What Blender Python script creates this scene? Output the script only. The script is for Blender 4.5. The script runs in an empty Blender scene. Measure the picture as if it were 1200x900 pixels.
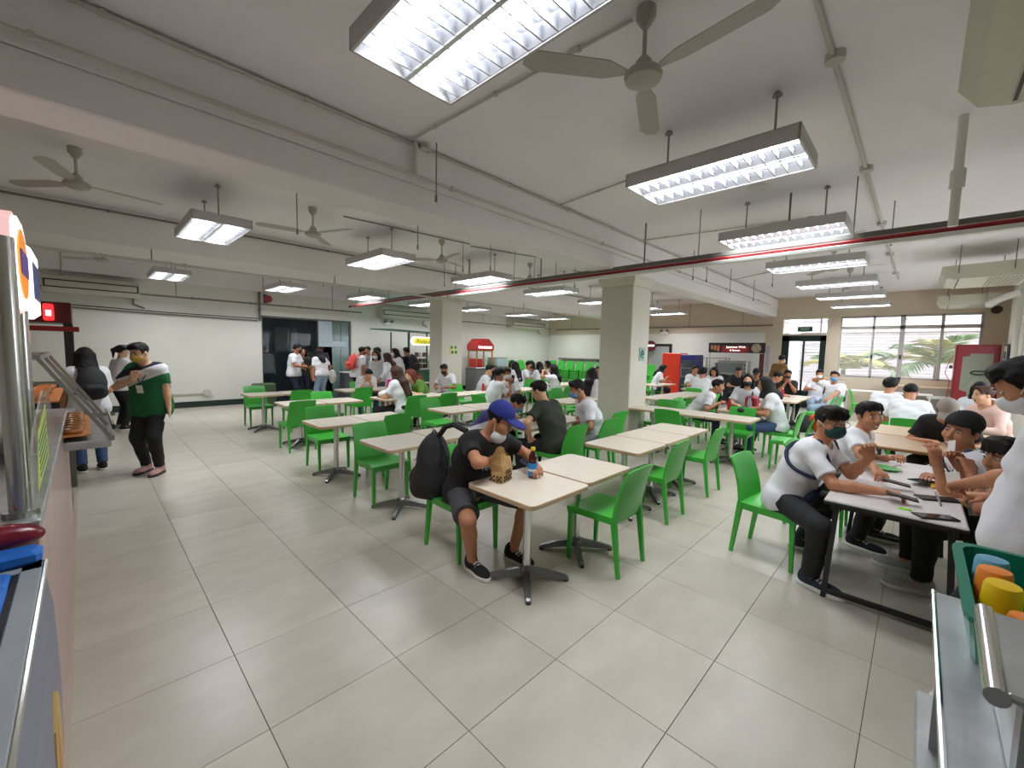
import bpy, bmesh, math, random
import numpy as np
from mathutils import Vector, Matrix
random.seed(7); np.random.seed(7)
PI = math.pi
SC = bpy.context.scene
COL = SC.collection

# ------------------------------------------------------------------ camera
CAM_H = 1.632
def make_camera():
    pitch, roll, yaw = 0.08045, 0.02185, 0.79867
    fw = Vector((math.sin(yaw)*math.cos(pitch), math.cos(yaw)*math.cos(pitch), -math.sin(pitch)))
    r = Vector((math.cos(yaw), -math.sin(yaw), 0)); u = r.cross(fw)
    r2 = r*math.cos(roll)+u*math.sin(roll); u2 = u*math.cos(roll)-r*math.sin(roll)
    cd = bpy.data.cameras.new('camera'); cd.sensor_width = 36.0; cd.lens = 36.0*488.5/1200.0
    cd.clip_start = 0.03; cd.clip_end = 200
    co = bpy.data.objects.new('camera', cd); COL.objects.link(co)
    m = Matrix((r2, u2, -fw)).transposed().to_4x4(); m.translation = Vector((0, 0, CAM_H))
    co.matrix_world = m
    SC.camera = co
make_camera()

# ------------------------------------------------------------------ world: bright hazy daylight outside the windows
w = bpy.data.worlds.new('sky'); SC.world = w; w.use_nodes = True
bg = w.node_tree.nodes['Background']; bg.inputs[0].default_value = (0.86, 0.93, 1.0, 1); bg.inputs[1].default_value = 5.0
SC.view_settings.view_transform = 'Standard'; SC.view_settings.look = 'None'
SC.view_settings.gamma = 1.0; SC.view_settings.use_curve_mapping = False
SC.view_settings.exposure = 0.47
LAMP_W = 15.0       # watts of each fluorescent lane (two per ceiling fixture)
try:
    SC.cycles.max_bounces = 10; SC.cycles.diffuse_bounces = 8; SC.cycles.glossy_bounces = 3
    SC.cycles.transmission_bounces = 5; SC.cycles.transparent_max_bounces = 8
    SC.cycles.caustics_reflective = False; SC.cycles.caustics_refractive = False
    SC.cycles.sample_clamp_indirect = 10.0
    SC.cycles.use_denoising = True
except Exception:
    pass

# ------------------------------------------------------------------ materials
MATS = {}
def mat(name, rgb, rough=0.5, metal=0.0, noise=0.0, nscale=8.0, bump=0.0, bscale=60.0, spec=None, emit=0.0, alpha=1.0, coat=0.0, emit_rgb=None, trans=0.0, world=False, stretch=None):
    if name in MATS: return MATS[name]
    m = bpy.data.materials.new(name); m.use_nodes = True
    nt = m.node_tree; b = nt.nodes['Principled BSDF']
    b.inputs['Base Color'].default_value = (*rgb, 1); b.inputs['Roughness'].default_value = rough
    b.inputs['Metallic'].default_value = metal
    if spec is not None: b.inputs['Specular IOR Level'].default_value = spec
    if coat: b.inputs['Coat Weight'].default_value = coat; b.inputs['Coat Roughness'].default_value = 0.1
    if trans: b.inputs['Transmission Weight'].default_value = trans
    if alpha < 1: b.inputs['Alpha'].default_value = alpha
    if emit: b.inputs['Emission Color'].default_value = (*(emit_rgb or rgb), 1); b.inputs['Emission Strength'].default_value = emit
    if noise or bump:
        if world:
            co = nt.nodes.new('ShaderNodeNewGeometry').outputs['Position']
        else:
            co = nt.nodes.new('ShaderNodeTexCoord').outputs['Object']
        if stretch:
            mp = nt.nodes.new('ShaderNodeMapping'); mp.inputs['Scale'].default_value = stretch
            nt.links.new(co, mp.inputs[0]); co = mp.outputs[0]
    if noise:
        n = nt.nodes.new('ShaderNodeTexNoise'); n.inputs['Scale'].default_value = nscale; n.inputs['Detail'].default_value = 5
        nt.links.new(co, n.inputs['Vector'])
        r = nt.nodes.new('ShaderNodeValToRGB')
        r.color_ramp.elements[0].position = 0.3; r.color_ramp.elements[1].position = 0.7
        r.color_ramp.elements[0].color = (*[max(0, c*(1-noise)) for c in rgb], 1)
        r.color_ramp.elements[1].color = (*[min(1, c*(1+noise)) for c in rgb], 1)
        nt.links.new(n.outputs['Fac'], r.inputs[0]); nt.links.new(r.outputs[0], b.inputs['Base Color'])
    if bump:
        n = nt.nodes.new('ShaderNodeTexNoise'); n.inputs['Scale'].default_value = bscale; n.inputs['Detail'].default_value = 3
        nt.links.new(co, n.inputs['Vector'])
        bp = nt.nodes.new('ShaderNodeBump'); bp.inputs['Strength'].default_value = bump; bp.inputs['Distance'].default_value = 0.01
        nt.links.new(n.outputs['Fac'], bp.inputs['Height']); nt.links.new(bp.outputs[0], b.inputs['Normal'])
    MATS[name] = m
    return m

def lin(r, g, b):
    f = lambda c: (c/255/12.92) if c/255 <= 0.04045 else ((c/255+0.055)/1.055)**2.4
    return (f(r), f(g), f(b))

# ------------------------------------------------------------------ mesh builder
class MB:
    def __init__(s): s.v = []; s.f = []; s.mi = []
    def add(s, vs, fs, mi=0):
        o = len(s.v); s.v += [tuple(v) for v in vs]; s.f += [tuple(i+o for i in f) for f in fs]; s.mi += [mi]*len(fs); return s
    def box(s, x0, x1, y0, y1, z0, z1, mi=0):
        vs = [(x, y, z) for x in (x0, x1) for y in (y0, y1) for z in (z0, z1)]
        return s.add(vs, [(0,1,3,2),(4,6,7,5),(0,4,5,1),(2,3,7,6),(0,2,6,4),(1,5,7,3)], mi)
    def cbox(s, x0, x1, y0, y1, z0, z1, c=0.005, mi=0):      # chamfered box: rounded in plan, chamfered top and bottom
        c = min(c, (x1-x0)/2.01, (y1-y0)/2.01, (z1-z0)/2.01)
        def ring(z, d):
            a0, a1, b0, b1 = x0+d, x1-d, y0+d, y1-d
            return [(a0+c,b0,z),(a1-c,b0,z),(a1,b0+c,z),(a1,b1-c,z),(a1-c,b1,z),(a0+c,b1,z),(a0,b1-c,z),(a0,b0+c,z)]
        return s.loft([ring(z0, c), ring(z0+c, 0), ring(z1-c, 0), ring(z1, c)], mi, True)
    def loft(s, rings, mi=0, caps=True, closed=True):
        n = len(rings[0]); vs = [p for r in rings for p in r]; fs = []
        for i in range(len(rings)-1):
            for j in range(n if closed else n-1):
                k = (j+1) % n
                fs.append((i*n+j, i*n+k, (i+1)*n+k, (i+1)*n+j))
        if caps: fs.append(tuple(range(n-1, -1, -1))); fs.append(tuple((len(rings)-1)*n+j for j in range(n)))
        return s.add(vs, fs, mi)
    def cyl(s, a, b, ra, rb=None, n=10, mi=0, caps=True):
        rb = ra if rb is None else rb
        a = Vector(a); b = Vector(b); d = (b-a).normalized()
        x = d.orthogonal().normalized(); y = d.cross(x)
        R = [[p+(x*math.cos(t)+y*math.sin(t))*r for t in [2*PI*i/n for i in range(n)]] for p, r in ((a, ra), (b, rb))]
        return s.loft(R, mi, caps)
    def bar(s, a, b, w, h, up=(0,0,1), mi=0, w2=None, h2=None):   # square bar between two points
        a = Vector(a); b = Vector(b); d = (b-a).normalized(); up = Vector(up)
        x = d.cross(up)
        if x.length < 1e-4: x = d.cross(Vector((0,1,0)))
        x.normalize(); y = x.cross(d)
        w2 = w if w2 is None else w2; h2 = h if h2 is None else h2
        R = [[p+x*sx*ww/2+y*sy*hh/2 for sx, sy in ((-1,-1),(1,-1),(1,1),(-1,1))] for p, ww, hh in ((a,w,h),(b,w2,h2))]
        return s.loft(R, mi)
    def tube(s, pts, r, n=8, mi=0, caps=True):
        pts = [Vector(p) for p in pts]; rings = []
        rs = r if isinstance(r, (list, tuple)) else [r]*len(pts)
        d0 = (pts[1]-pts[0]).normalized(); x = d0.orthogonal().normalized()
        for i, p in enumerate(pts):
            d = (pts[min(i+1, len(pts)-1)]-pts[max(i-1, 0)]).normalized()
            x = (x-d*x.dot(d)).normalized(); y = d.cross(x)
            rings.append([p+(x*math.cos(2*PI*k/n)+y*math.sin(2*PI*k/n))*rs[i] for k in range(n)])
        return s.loft(rings, mi, caps)
    def lathe(s, prof, n=16, c=(0,0,0), mi=0, caps=True):      # prof: (radius, z)
        R = [[(c[0]+r*math.cos(2*PI*k/n), c[1]+r*math.sin(2*PI*k/n), c[2]+z) for k in range(n)] for r, z in prof]
        return s.loft(R, mi, caps)
    def prism(s, poly, axis, t0, t1, mi=0):                    # polygon in the other two axes, extruded along axis
        def P(a, b, t): return {'x': (t, a, b), 'y': (a, t, b), 'z': (a, b, t)}[axis]
        return s.loft([[P(a, b, t0) for a, b in poly], [P(a, b, t1) for a, b in poly]], mi)
    def sphere(s, c, r, n=10, mi=0, sq=(1,1,1)):
        R = []
        for i in range(1, n//2+1-0):
            th = PI*i/(n//2+1)
            R.append([(c[0]+r*sq[0]*math.sin(th)*math.cos(2*PI*k/n), c[1]+r*sq[1]*math.sin(th)*math.sin(2*PI*k/n), c[2]+r*sq[2]*math.cos(th)) for k in range(n)])
        o = len(s.v); s.loft(R[::-1], mi, True); return s
    def xf(s, M):
        s.v = [tuple(M @ Vector(v)) for v in s.v]; return s
    def mesh(s, name, mats, smooth=False):
        me = bpy.data.meshes.new(name); me.from_pydata(s.v, [], s.f)
        for m in mats: me.materials.append(m)
        if len(mats) > 1: me.polygons.foreach_set('material_index', s.mi)
        bm = bmesh.new(); bm.from_mesh(me); bmesh.ops.recalc_face_normals(bm, faces=bm.faces); bm.to_mesh(me); bm.free()
        if smooth:
            me.polygons.foreach_set('use_smooth', [True]*len(me.polygons))
            try: me.set_sharp_from_angle(angle=math.radians(38))
            except Exception: pass
        me.update(); return me
    def obj(s, name, mats, parent=None, smooth=False, **tags):
        if not isinstance(mats, (list, tuple)): mats = [mats]
        return mobj(name, s.mesh(name, mats, smooth), parent, **tags)

def mobj(name, me, parent=None, loc=None, rz=None, **tags):
    o = bpy.data.objects.new(name, me); COL.objects.link(o)
    if parent: o.parent = parent
    if loc is not None: o.location = loc
    if rz is not None: o.rotation_euler = (0, 0, rz)
    for k, v in tags.items():
        if v: o[k] = v
    return o
def thing(name, label, category, loc=(0,0,0), rz=0.0, group=None):
    o = bpy.data.objects.new(name, None); COL.objects.link(o); o.empty_display_size = 0.1
    o.location = loc; o.rotation_euler = (0, 0, rz); o['label'] = label; o['category'] = category
    if group: o['group'] = group
    return o
def tag(o, label, category, group=None):
    o['label'] = label; o['category'] = category
    if group: o['group'] = group
    return o
def struct(o):
    o['kind'] = 'structure'; return o
def dup(root, loc, rz, label=None, group=None):
    r = root.copy(); COL.objects.link(r); r.location = loc; r.rotation_euler = (0, 0, rz)
    if label: r['label'] = label
    if group: r['group'] = group
    for ch in root.children:
        c = ch.copy(); COL.objects.link(c); c.parent = r
        for g in ch.children:
            d = g.copy(); COL.objects.link(d); d.parent = c
    return r
def at_loc(mb, x, y, z):
    return mb.xf(Matrix.Translation((x, y, z)))
def text_mesh(body, size, extrude=0.002, bold=False):
    cu = bpy.data.curves.new('t', 'FONT'); cu.body = body; cu.size = size; cu.extrude = extrude
    cu.align_x = 'CENTER'; cu.align_y = 'CENTER'; cu.resolution_u = 2
    o = bpy.data.objects.new('t', cu); COL.objects.link(o)
    dg = bpy.context.evaluated_depsgraph_get(); me = bpy.data.meshes.new_from_object(o.evaluated_get(dg))
    bpy.data.objects.remove(o); bpy.data.curves.remove(cu)
    return me
def text_obj(name, body, size, m, parent, loc, rot, sx=1.0, bold=0.0, label=None):
    me = text_mesh(body, size); me.materials.clear(); me.materials.append(m)
    o = mobj(name, me, parent, loc); o.rotation_euler = rot; o.scale = (sx, 1, 1)
    if label: o['label'] = label
    return o

# shared materials
M_steel = mat('brushed_steel', (0.42,0.42,0.41), 0.32, 1.0, noise=0.12, nscale=30, stretch=(1,1,12))
M_chrome = mat('chrome', (0.72,0.72,0.72), 0.18, 1.0)
M_dsteel = mat('cast_aluminium', (0.22,0.22,0.23), 0.38, 0.85)
M_black = mat('black_plastic', (0.012,0.012,0.013), 0.45)
M_white = mat('white_plastic', (0.75,0.75,0.72), 0.45)
M_wire = mat('black_cable', (0.03,0.03,0.03), 0.6)
M_conduit = mat('painted_conduit', (0.55,0.53,0.49), 0.5)
M_conduit_d = mat('dark_conduit', (0.19,0.18,0.165), 0.55)
M_red = mat('red_paint', (0.30,0.012,0.016), 0.35)
# ------------------------------------------------------------------ the setting
XW, YB, YR, XL, ZC = 16.2, 13.3, -1.55, -3.2, 3.53
M_wall = mat('wall_paint', lin(226,225,216), 0.6, noise=0.03, nscale=1.2, bump=0.05, bscale=40)
M_wall2 = mat('wall_paint_warm', lin(205,192,170), 0.6, noise=0.04, nscale=1.0)
M_ceil = mat('ceiling_paint', lin(240,236,241), 0.75, noise=0.05, nscale=0.7, bump=0.08, bscale=25)
M_beam = mat('beam_paint', lin(234,230,230), 0.7, noise=0.04, nscale=0.9, bump=0.05, bscale=25)
M_col = mat('column_paint', lin(216,211,198), 0.55, noise=0.02, nscale=1.0)
M_grout = mat('grout', (0.035,0.032,0.028), 0.9)
M_base = mat('dark_green_skirting', (0.012,0.03,0.024), 0.5)
M_alu = mat('window_aluminium', lin(176,172,168), 0.4, 0.3)

def tile_mat():
    m = bpy.data.materials.new('floor_tile'); m.use_nodes = True; nt = m.node_tree; b = nt.nodes['Principled BSDF']
    g = nt.nodes.new('ShaderNodeNewGeometry').outputs['Position']
    n1 = nt.nodes.new('ShaderNodeTexNoise'); n1.inputs['Scale'].default_value = 2.6; n1.inputs['Detail'].default_value = 4; n1.inputs['Roughness'].default_value = 0.5
    mp = nt.nodes.new('ShaderNodeMapping'); mp.inputs['Scale'].default_value = (1.0, 1.9, 1.0); nt.links.new(g, mp.inputs[0]); nt.links.new(mp.outputs[0], n1.inputs['Vector'])
    cr = nt.nodes.new('ShaderNodeValToRGB'); e = cr.color_ramp.elements
    e[0].position = 0.22; e[0].color = (*lin(180,173,160), 1); e[1].position = 0.78; e[1].color = (*lin(199,193,180), 1)
    nt.links.new(n1.outputs['Fac'], cr.inputs[0])
    # each tile a touch lighter or darker
    sn = nt.nodes.new('ShaderNodeVectorMath'); sn.operation = 'SUBTRACT'; sn.inputs[1].default_value = (0.486, 0.07, -0.3); nt.links.new(g, sn.inputs[0])
    dv = nt.nodes.new('ShaderNodeVectorMath'); dv.operation = 'SCALE'; dv.inputs['Scale'].default_value = 1/0.6; nt.links.new(sn.outputs[0], dv.inputs[0])
    fl = nt.nodes.new('ShaderNodeVectorMath'); fl.operation = 'FLOOR'; nt.links.new(dv.outputs[0], fl.inputs[0])
    wn = nt.nodes.new('ShaderNodeTexWhiteNoise'); nt.links.new(fl.outputs[0], wn.inputs['Vector'])
    hv = nt.nodes.new('ShaderNodeHueSaturation')
    mr = nt.nodes.new('ShaderNodeMapRange'); mr.inputs['To Min'].default_value = 0.95; mr.inputs['To Max'].default_value = 1.05
    nt.links.new(wn.outputs['Value'], mr.inputs['Value']); nt.links.new(mr.outputs[0], hv.inputs['Value'])
    nt.links.new(cr.outputs[0], hv.inputs['Color']); nt.links.new(hv.outputs[0], b.inputs['Base Color'])
    n2 = nt.nodes.new('ShaderNodeTexNoise'); n2.inputs['Scale'].default_value = 5.0; n2.inputs['Detail'].default_value = 4; nt.links.new(g, n2.inputs['Vector'])
    r2 = nt.nodes.new('ShaderNodeMapRange'); r2.inputs['To Min'].default_value = 0.29; r2.inputs['To Max'].default_value = 0.37
    nt.links.new(n2.outputs['Fac'], r2.inputs['Value']); nt.links.new(r2.outputs[0], b.inputs['Roughness'])
    b.inputs['Specular IOR Level'].default_value = 0.5
    return m
M_tile = tile_mat()
floor = struct(MB().box(XL, XW+0.2, YR, YB+3.4, -0.12, -0.006).obj('floor', M_grout))
def tile_at(mb, i, j):
    x0, y0 = 0.486+0.6*i, 0.07+0.6*j; g = 0.0012
    return mb.cbox(x0+g, x0+0.6-g, y0+g, y0+0.6-g, -0.006, 0.0, 0.0012)
tiles = []
for i in range(-6, 27):
    for j in range(-3, 23):
        x, y = 0.786+0.6*i, 0.37+0.6*j
        if x < XL or x > XW or y < YR+0.1 or y > YB+0.2: continue
        d = x*math.sin(0.79867)+y*math.cos(0.79867); s = x*math.cos(0.79867)-y*math.sin(0.79867)
        vis = d > 1.0 and abs(s) < 1.32*d+0.6 and x > -0.4
        tiles.append((d if vis else 99+d, i, j))
tiles.sort()
proto = MB().cbox(-0.2988, 0.2988, -0.2988, 0.2988, -0.006, 0, 0.0012).mesh('tile', [M_tile])
for d, i, j in tiles[:298]:
    mobj('tile', proto, floor, (0.786+0.6*i, 0.37+0.6*j, 0))
rest = MB()
for d, i, j in tiles[298:]: tile_at(rest, i, j)
rest.obj('tile_field', M_tile, floor, kind='stuff')

struct(MB().box(XL-0.2, XW+0.2, YR-0.2, YB+0.2, ZC, ZC+0.15).obj('ceiling', M_ceil))
def walls(name, boxes, m):
    b = MB()
    for q in boxes: b.box(*q)
    return struct(b.obj(name, m))
T = 0.18
walls('wall_left', [(XL-T, XL, YR-T, YB+T, 0, ZC)], M_wall)
walls('wall_near', [(XL, 6.0, YR-T, YR, 0, ZC), (6.0, 14.3, YR-T, YR, 0, 0.9), (6.0, 14.3, YR-T, YR, 2.5, ZC), (14.3, XW, YR-T, YR, 0, ZC),
                    (14.6, 15.2, YR, YR+0.10, 0, ZC)], M_wall)
GX0, GX1, GZ = 3.5, 6.1, 2.46
walls('wall_back', [(XL, GX0, YB, YB+T, 0, ZC), (GX1, XW, YB, YB+T, 0, ZC), (GX0, GX1, YB, YB+T, GZ, ZC),
                    (XL, GX0, YB-0.06, YB, 0.0, 2.32), (GX1+0.02, XW, YB-0.03, YB, 0.0, 2.34)], M_wall)
DY0, DY1 = 2.13, 3.31; WY0, WY1, WZ0, WZ1 = -1.12, 1.8, 1.05, 2.88
walls('wall_right', [(XW, XW+T, YR-T, WY0, 0, ZC), (XW, XW+T, WY0, WY1, 0, WZ0), (XW, XW+T, WY0, WY1, WZ1, ZC),
                     (XW, XW+T, WY1, DY0, 0, ZC), (XW, XW+T, DY0, DY1, 2.84, ZC), (XW, XW+T, DY1, YB+T, 0, ZC),
                     (XW, XW+T, DY0, DY1, 2.31, 2.37), (XW-0.02, XW, DY1, YB, 0, 2.42)], M_wall2)
# wall band of a cooler white behind the far stalls
walls('wall_far_panel', [(XW-0.035, XW-0.02, DY1+0.5, YB-0.04, 0, 2.42)], M_wall)
struct(MB().box(XL, GX0, YB-0.08, YB-0.058, 0, 0.15).obj('baseboard_back', M_base))
struct(MB().box(GX1, XW, YB-0.05, YB-0.03, 0, 0.15).obj('baseboard_back_far', M_base))
# beams
def beam(name, y0, y1, z0, m=M_beam):
    return struct(MB().cbox(XL, XW, y0, y1, z0, ZC+0.02, 0.012).obj(name, m))
beam('trim_1', 3.51, 3.92, 2.93)
beam('trim_2', 8.32, 9.36, 3.02)
beam('trim_3', YB-0.3, YB+0.01, 3.1)
# small ledge along the main beam where the pipe runs
struct(MB().cbox(XL, XW, 3.495, 3.512, 3.16, 3.53, 0.006).obj('trim_4', M_beam))
def column(name, x0, x1, y0, y1, ztop, label):
    b = MB().cbox(x0, x1, y0, y1, 0, ztop-0.16, 0.012)
    e = 0.045
    b.loft([[(x0-d, y0-d, z), (x1+d, y0-d, z), (x1+d, y1+d, z), (x0-d, y1+d, z)] for d, z in ((0, ztop-0.161), (e, ztop-0.06), (e, ztop+0.01))])
    return struct(b.obj(name, M_col))
column('column', 6.47, 7.1, 3.51, 4.13, 2.93, '')
column('column', 6.47, 7.13, 8.86, 9.42, 3.02, '')

# green letters / stickers on the columns (flat prints)
M_sticker = mat('sticker_teal', lin(150,190,180), 0.5)
M_sticker2 = mat('sticker_yellow', lin(214,222,150), 0.5)
M_ink_g = mat('ink_green', lin(20,110,100), 0.5)
s = MB().box(6.76, 6.94, 3.495, 3.508, 1.50, 1.73).obj('notice', M_sticker)
tag(s, 'pale teal notice stuck on the nearer column', 'notice')
b = MB()
b.tube([(6.85+0.055*math.cos(a), 3.493, 1.61+0.055*math.sin(a)) for a in [2*PI*k/14 for k in range(13)]], 0.011, 5)
b.cyl((6.85,3.494,1.64),(6.85,3.494,1.69),0.012,n=6); b.sphere((6.85,3.494,1.61),0.022,6)
b.obj('emblem', M_ink_g, s)
s = MB().box(6.72, 6.98, 8.845, 8.858, 1.48, 1.74).obj('notice', M_sticker2)
tag(s, 'yellow notice stuck on the farther column', 'notice')
b = MB()
for x, z in ((6.78,1.68),(6.9,1.68),(6.8,1.55),(6.92,1.55)): MB().box(x-0.03, x+0.03, 8.838, 8.846, z-0.035, z+0.035).obj('print', M_ink_g, s)

# ---- windows
M_glass = mat('clear_glass', (0.9,0.95,0.95), 0.03, trans=0.0, alpha=0.12, spec=0.5)
M_dglass = mat('tinted_glass', (0.03,0.045,0.05), 0.04, alpha=0.3, spec=0.6)
win = struct(thing('window_1', '', '', (0,0,0))); del win['label']; del win['category']
x0, x1 = XW+0.02, XW+0.10
ys = [1.80, 1.03, 0.41, -0.38, -1.12]
def frame_bar(y0, y1, z0, z1, nm='mullion'): MB().cbox(x0, x1, y0, y1, z0, z1, 0.006).obj(nm, M_alu, win)
frame_bar(WY0-0.02, WY1+0.05, WZ1-0.06, WZ1+0.02, 'frame_head'); frame_bar(WY0-0.02, WY1+0.05, WZ0-0.02, WZ0+0.06, 'sill')
frame_bar(WY1-0.03, WY1+0.06, WZ0, WZ1, 'frame_side'); frame_bar(WY0-0.03, WY0+0.06, WZ0, WZ1, 'frame_side')
frame_bar(WY0, WY1, 2.48, 2.58, 'transom')
for y, h in ((1.03, 0.03), (0.41, 0.055), (-0.38, 0.035)): frame_bar(y-h, y+h, WZ0, WZ1)
for k in range(4):
    a, c = ys[k+1]+0.035, ys[k]-0.035
    MB().box(XW+0.055, XW+0.06, a, c, WZ0+0.05, 2.49).obj('pane', M_glass, win)
    MB().box(XW+0.055, XW+0.06, a, c, 2.57, WZ1-0.05).obj('pane', M_glass, win)
for y in (0.41+0.0, 1.03): MB().cbox(XW-0.01, XW+0.02, y-0.02, y+0.02, 1.62, 1.74, 0.005).obj('latch', M_black, win)
# near-wall window at the far right edge, its out-of-view run added for daylight
win2 = struct(thing('window_2', '', '', (0,0,0))); del win2['label']; del win2['category']
for q in ((6.0,6.1,0.9,2.5),(14.2,14.3,0.9,2.5),(13.0,13.08,0.9,2.5),(11.8,11.88,0.9,2.5),(10.4,10.48,0.9,2.5),(9.0,9.08,0.9,2.5),(7.6,7.68,0.9,2.5)): MB().cbox(q[0],q[1],YR-0.12,YR-0.04,q[2],q[3],0.005).obj('mullion', M_alu, win2)
MB().cbox(6.0,14.3,YR-0.12,YR-0.04,0.9,0.98,0.005).obj('sill', M_alu, win2); MB().cbox(6.0,14.3,YR-0.12,YR-0.04,2.42,2.5,0.005).obj('frame_head', M_alu, win2)
for a, c in ((6.1,7.6),(7.68,9.0),(9.08,10.4),(10.48,11.8),(11.88,13.0),(13.08,14.2)): MB().box(a,c,YR-0.085,YR-0.08,0.98,2.42).obj('pane', M_glass, win2)
# ---- door to the outside: dark frame, two glazed leaves, bars, transom
M_dframe = mat('dark_green_frame', (0.008,0.02,0.017), 0.4)
door = struct(thing('door_1', '', '', (0,0,0))); del door['label']; del door['category']
def dbar(y0, y1, z0, z1, nm, m=M_dframe, xa=XW-0.03, xb=XW+0.06): MB().cbox(xa, xb, y0, y1, z0, z1, 0.006).obj(nm, m, door)
dbar(DY0, DY0+0.15, 0, 2.31, 'frame_side'); dbar(DY1-0.2, DY1, 0, 2.31, 'frame_side'); dbar(DY0, DY1, 2.13, 2.31, 'frame_head')
dbar(2.68, 2.73, 0, 2.13, 'mullion'); dbar(DY0, DY1, 0, 0.55, 'kick_panel')
for a, c in ((DY0+0.15, 2.68), (2.73, DY1-0.2)): MB().box(XW+0.01, XW+0.018, a, c, 0.55, 2.13).obj('pane', M_glass, door)
for z in (0.85, 1.15, 1.45, 1.75, 2.0): dbar(DY0+0.15, DY1-0.2, z, z+0.012, 'grille_bar', M_conduit_d, XW+0.05, XW+0.06)
tr = struct(thing('window_3', '', '', (0,0,0))); del tr['label']; del tr['category']
MB().box(XW+0.055, XW+0.06, DY0, DY1, 2.37, 2.84).obj('pane', M_glass, tr)
for z in (2.46, 2.6, 2.72): MB().cbox(XW+0.03, XW+0.045, DY0, DY1, z, z+0.014, 0.002).obj('bar', M_conduit_d, tr)
MB().cbox(XW+0.02, XW+0.07, 2.27, 2.32, 2.37, 2.84, 0.004).obj('bar', M_white, tr)
ex = thing('exit_sign', 'small dark green exit sign above the door to the outside', 'sign', (XW+0.0, 2.7, 2.51))
MB().cbox(-0.03, 0.0, -0.2, 0.2, -0.08, 0.08, 0.004).obj('panel', mat('exit_green', (0.01,0.10,0.06), 0.5), ex)
text_obj('lettering', 'EXIT', 0.11, M_white, ex, (-0.033, 0, 0), (PI/2, 0, -PI/2))

# ---- glazed partition in the back wall with the dim room behind
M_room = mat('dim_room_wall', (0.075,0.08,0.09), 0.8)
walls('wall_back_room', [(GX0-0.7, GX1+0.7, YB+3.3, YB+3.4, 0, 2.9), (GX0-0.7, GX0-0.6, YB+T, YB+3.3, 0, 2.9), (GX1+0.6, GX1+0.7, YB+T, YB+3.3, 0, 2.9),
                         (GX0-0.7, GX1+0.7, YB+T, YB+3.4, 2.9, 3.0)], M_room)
gp = struct(thing('door_2', '', '', (0,0,0))); del gp['label']; del gp['category']
M_gframe = mat('partition_frame', (0.12,0.13,0.13), 0.4, 0.5)
for a, c in ((GX0, GX0+0.05), (GX1-0.05, GX1), (5.04, 5.08)): MB().cbox(a, c, YB+0.02, YB+0.09, 0, GZ, 0.004).obj('frame_side', M_gframe, gp)
MB().cbox(GX0, GX1, YB+0.02, YB+0.09, GZ-0.05, GZ, 0.004).obj('frame_head', M_gframe, gp)
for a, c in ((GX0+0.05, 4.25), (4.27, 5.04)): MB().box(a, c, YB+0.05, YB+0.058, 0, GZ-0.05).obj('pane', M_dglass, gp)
M_gdoor = mat('green_glass', (0.35,0.5,0.47), 0.05, alpha=0.4, spec=0.6)
for a, c in ((5.5, 5.78), (5.8, 6.05)): MB().box(a, c, YB+0.05, YB+0.058, 0, GZ-0.05).obj('pane', M_gdoor, gp)
MB().box(5.08, 5.5, YB+0.04, YB+0.05, 1.62, GZ-0.05).obj('panel', mat('frosted_panel', lin(190,204,214), 0.5), gp)
MB().box(5.5, 6.0, YB+0.045, YB+0.05, 1.62, 1.80).obj('panel', MATS['frosted_panel'], gp)
MB().cyl((5.76, YB-0.03, 0.95), (5.76, YB-0.03, 1.25), 0.012).obj('handle', M_chrome, gp)
MB().box(4.2, 4.85, YB+1.2, YB+1.3, 1.45, 2.2).obj('wall_cabinet', mat('grey_locker', (0.22,0.24,0.26), 0.5))
tag(bpy.data.objects['wall_cabinet'], 'grey wall cabinet in the dim room behind the glass partition', 'cabinet')

# ---- outside: bright facade, louvres, palm
M_fac = mat('facade_pink', lin(226,214,212), 0.8, noise=0.03, nscale=1)
fac = struct(MB().box(21.0, 21.4, -9, 12, -1, 9).obj('facade', M_fac))
for k in range(26):
    z = 0.7+0.115*k
    if z > 2.6 and z < 3.0: continue
    MB().box(20.9, 21.0, -5.5, 7.0, z, z+0.03).obj('louvre', mat('facade_louvre', lin(206,206,214), 0.6), fac)
MB().box(20.75, 21.0, -6, 7.5, 2.62, 2.95).obj('ledge', M_fac, fac)
for y in (-1.9, 3.6): MB().box(20.7, 21.0, y, y+0.4, -1, 6).obj('pilaster', mat('facade_white', lin(240,240,244), 0.7), fac)
struct(MB().box(XW+T, 40, -20, 25, -0.2, -0.02).box(-10, XW+T, -20, YR-T, -0.2, -0.02).obj('ground', mat('outside_paving', (0.45,0.44,0.42), 0.9)))
M_leaf = mat('palm_leaf', lin(92,120,70), 0.45, noise=0.25, nscale=3)
M_leaf2 = mat('palm_leaf_dry', lin(158,152,88), 0.5, noise=0.2, nscale=3)
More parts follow.
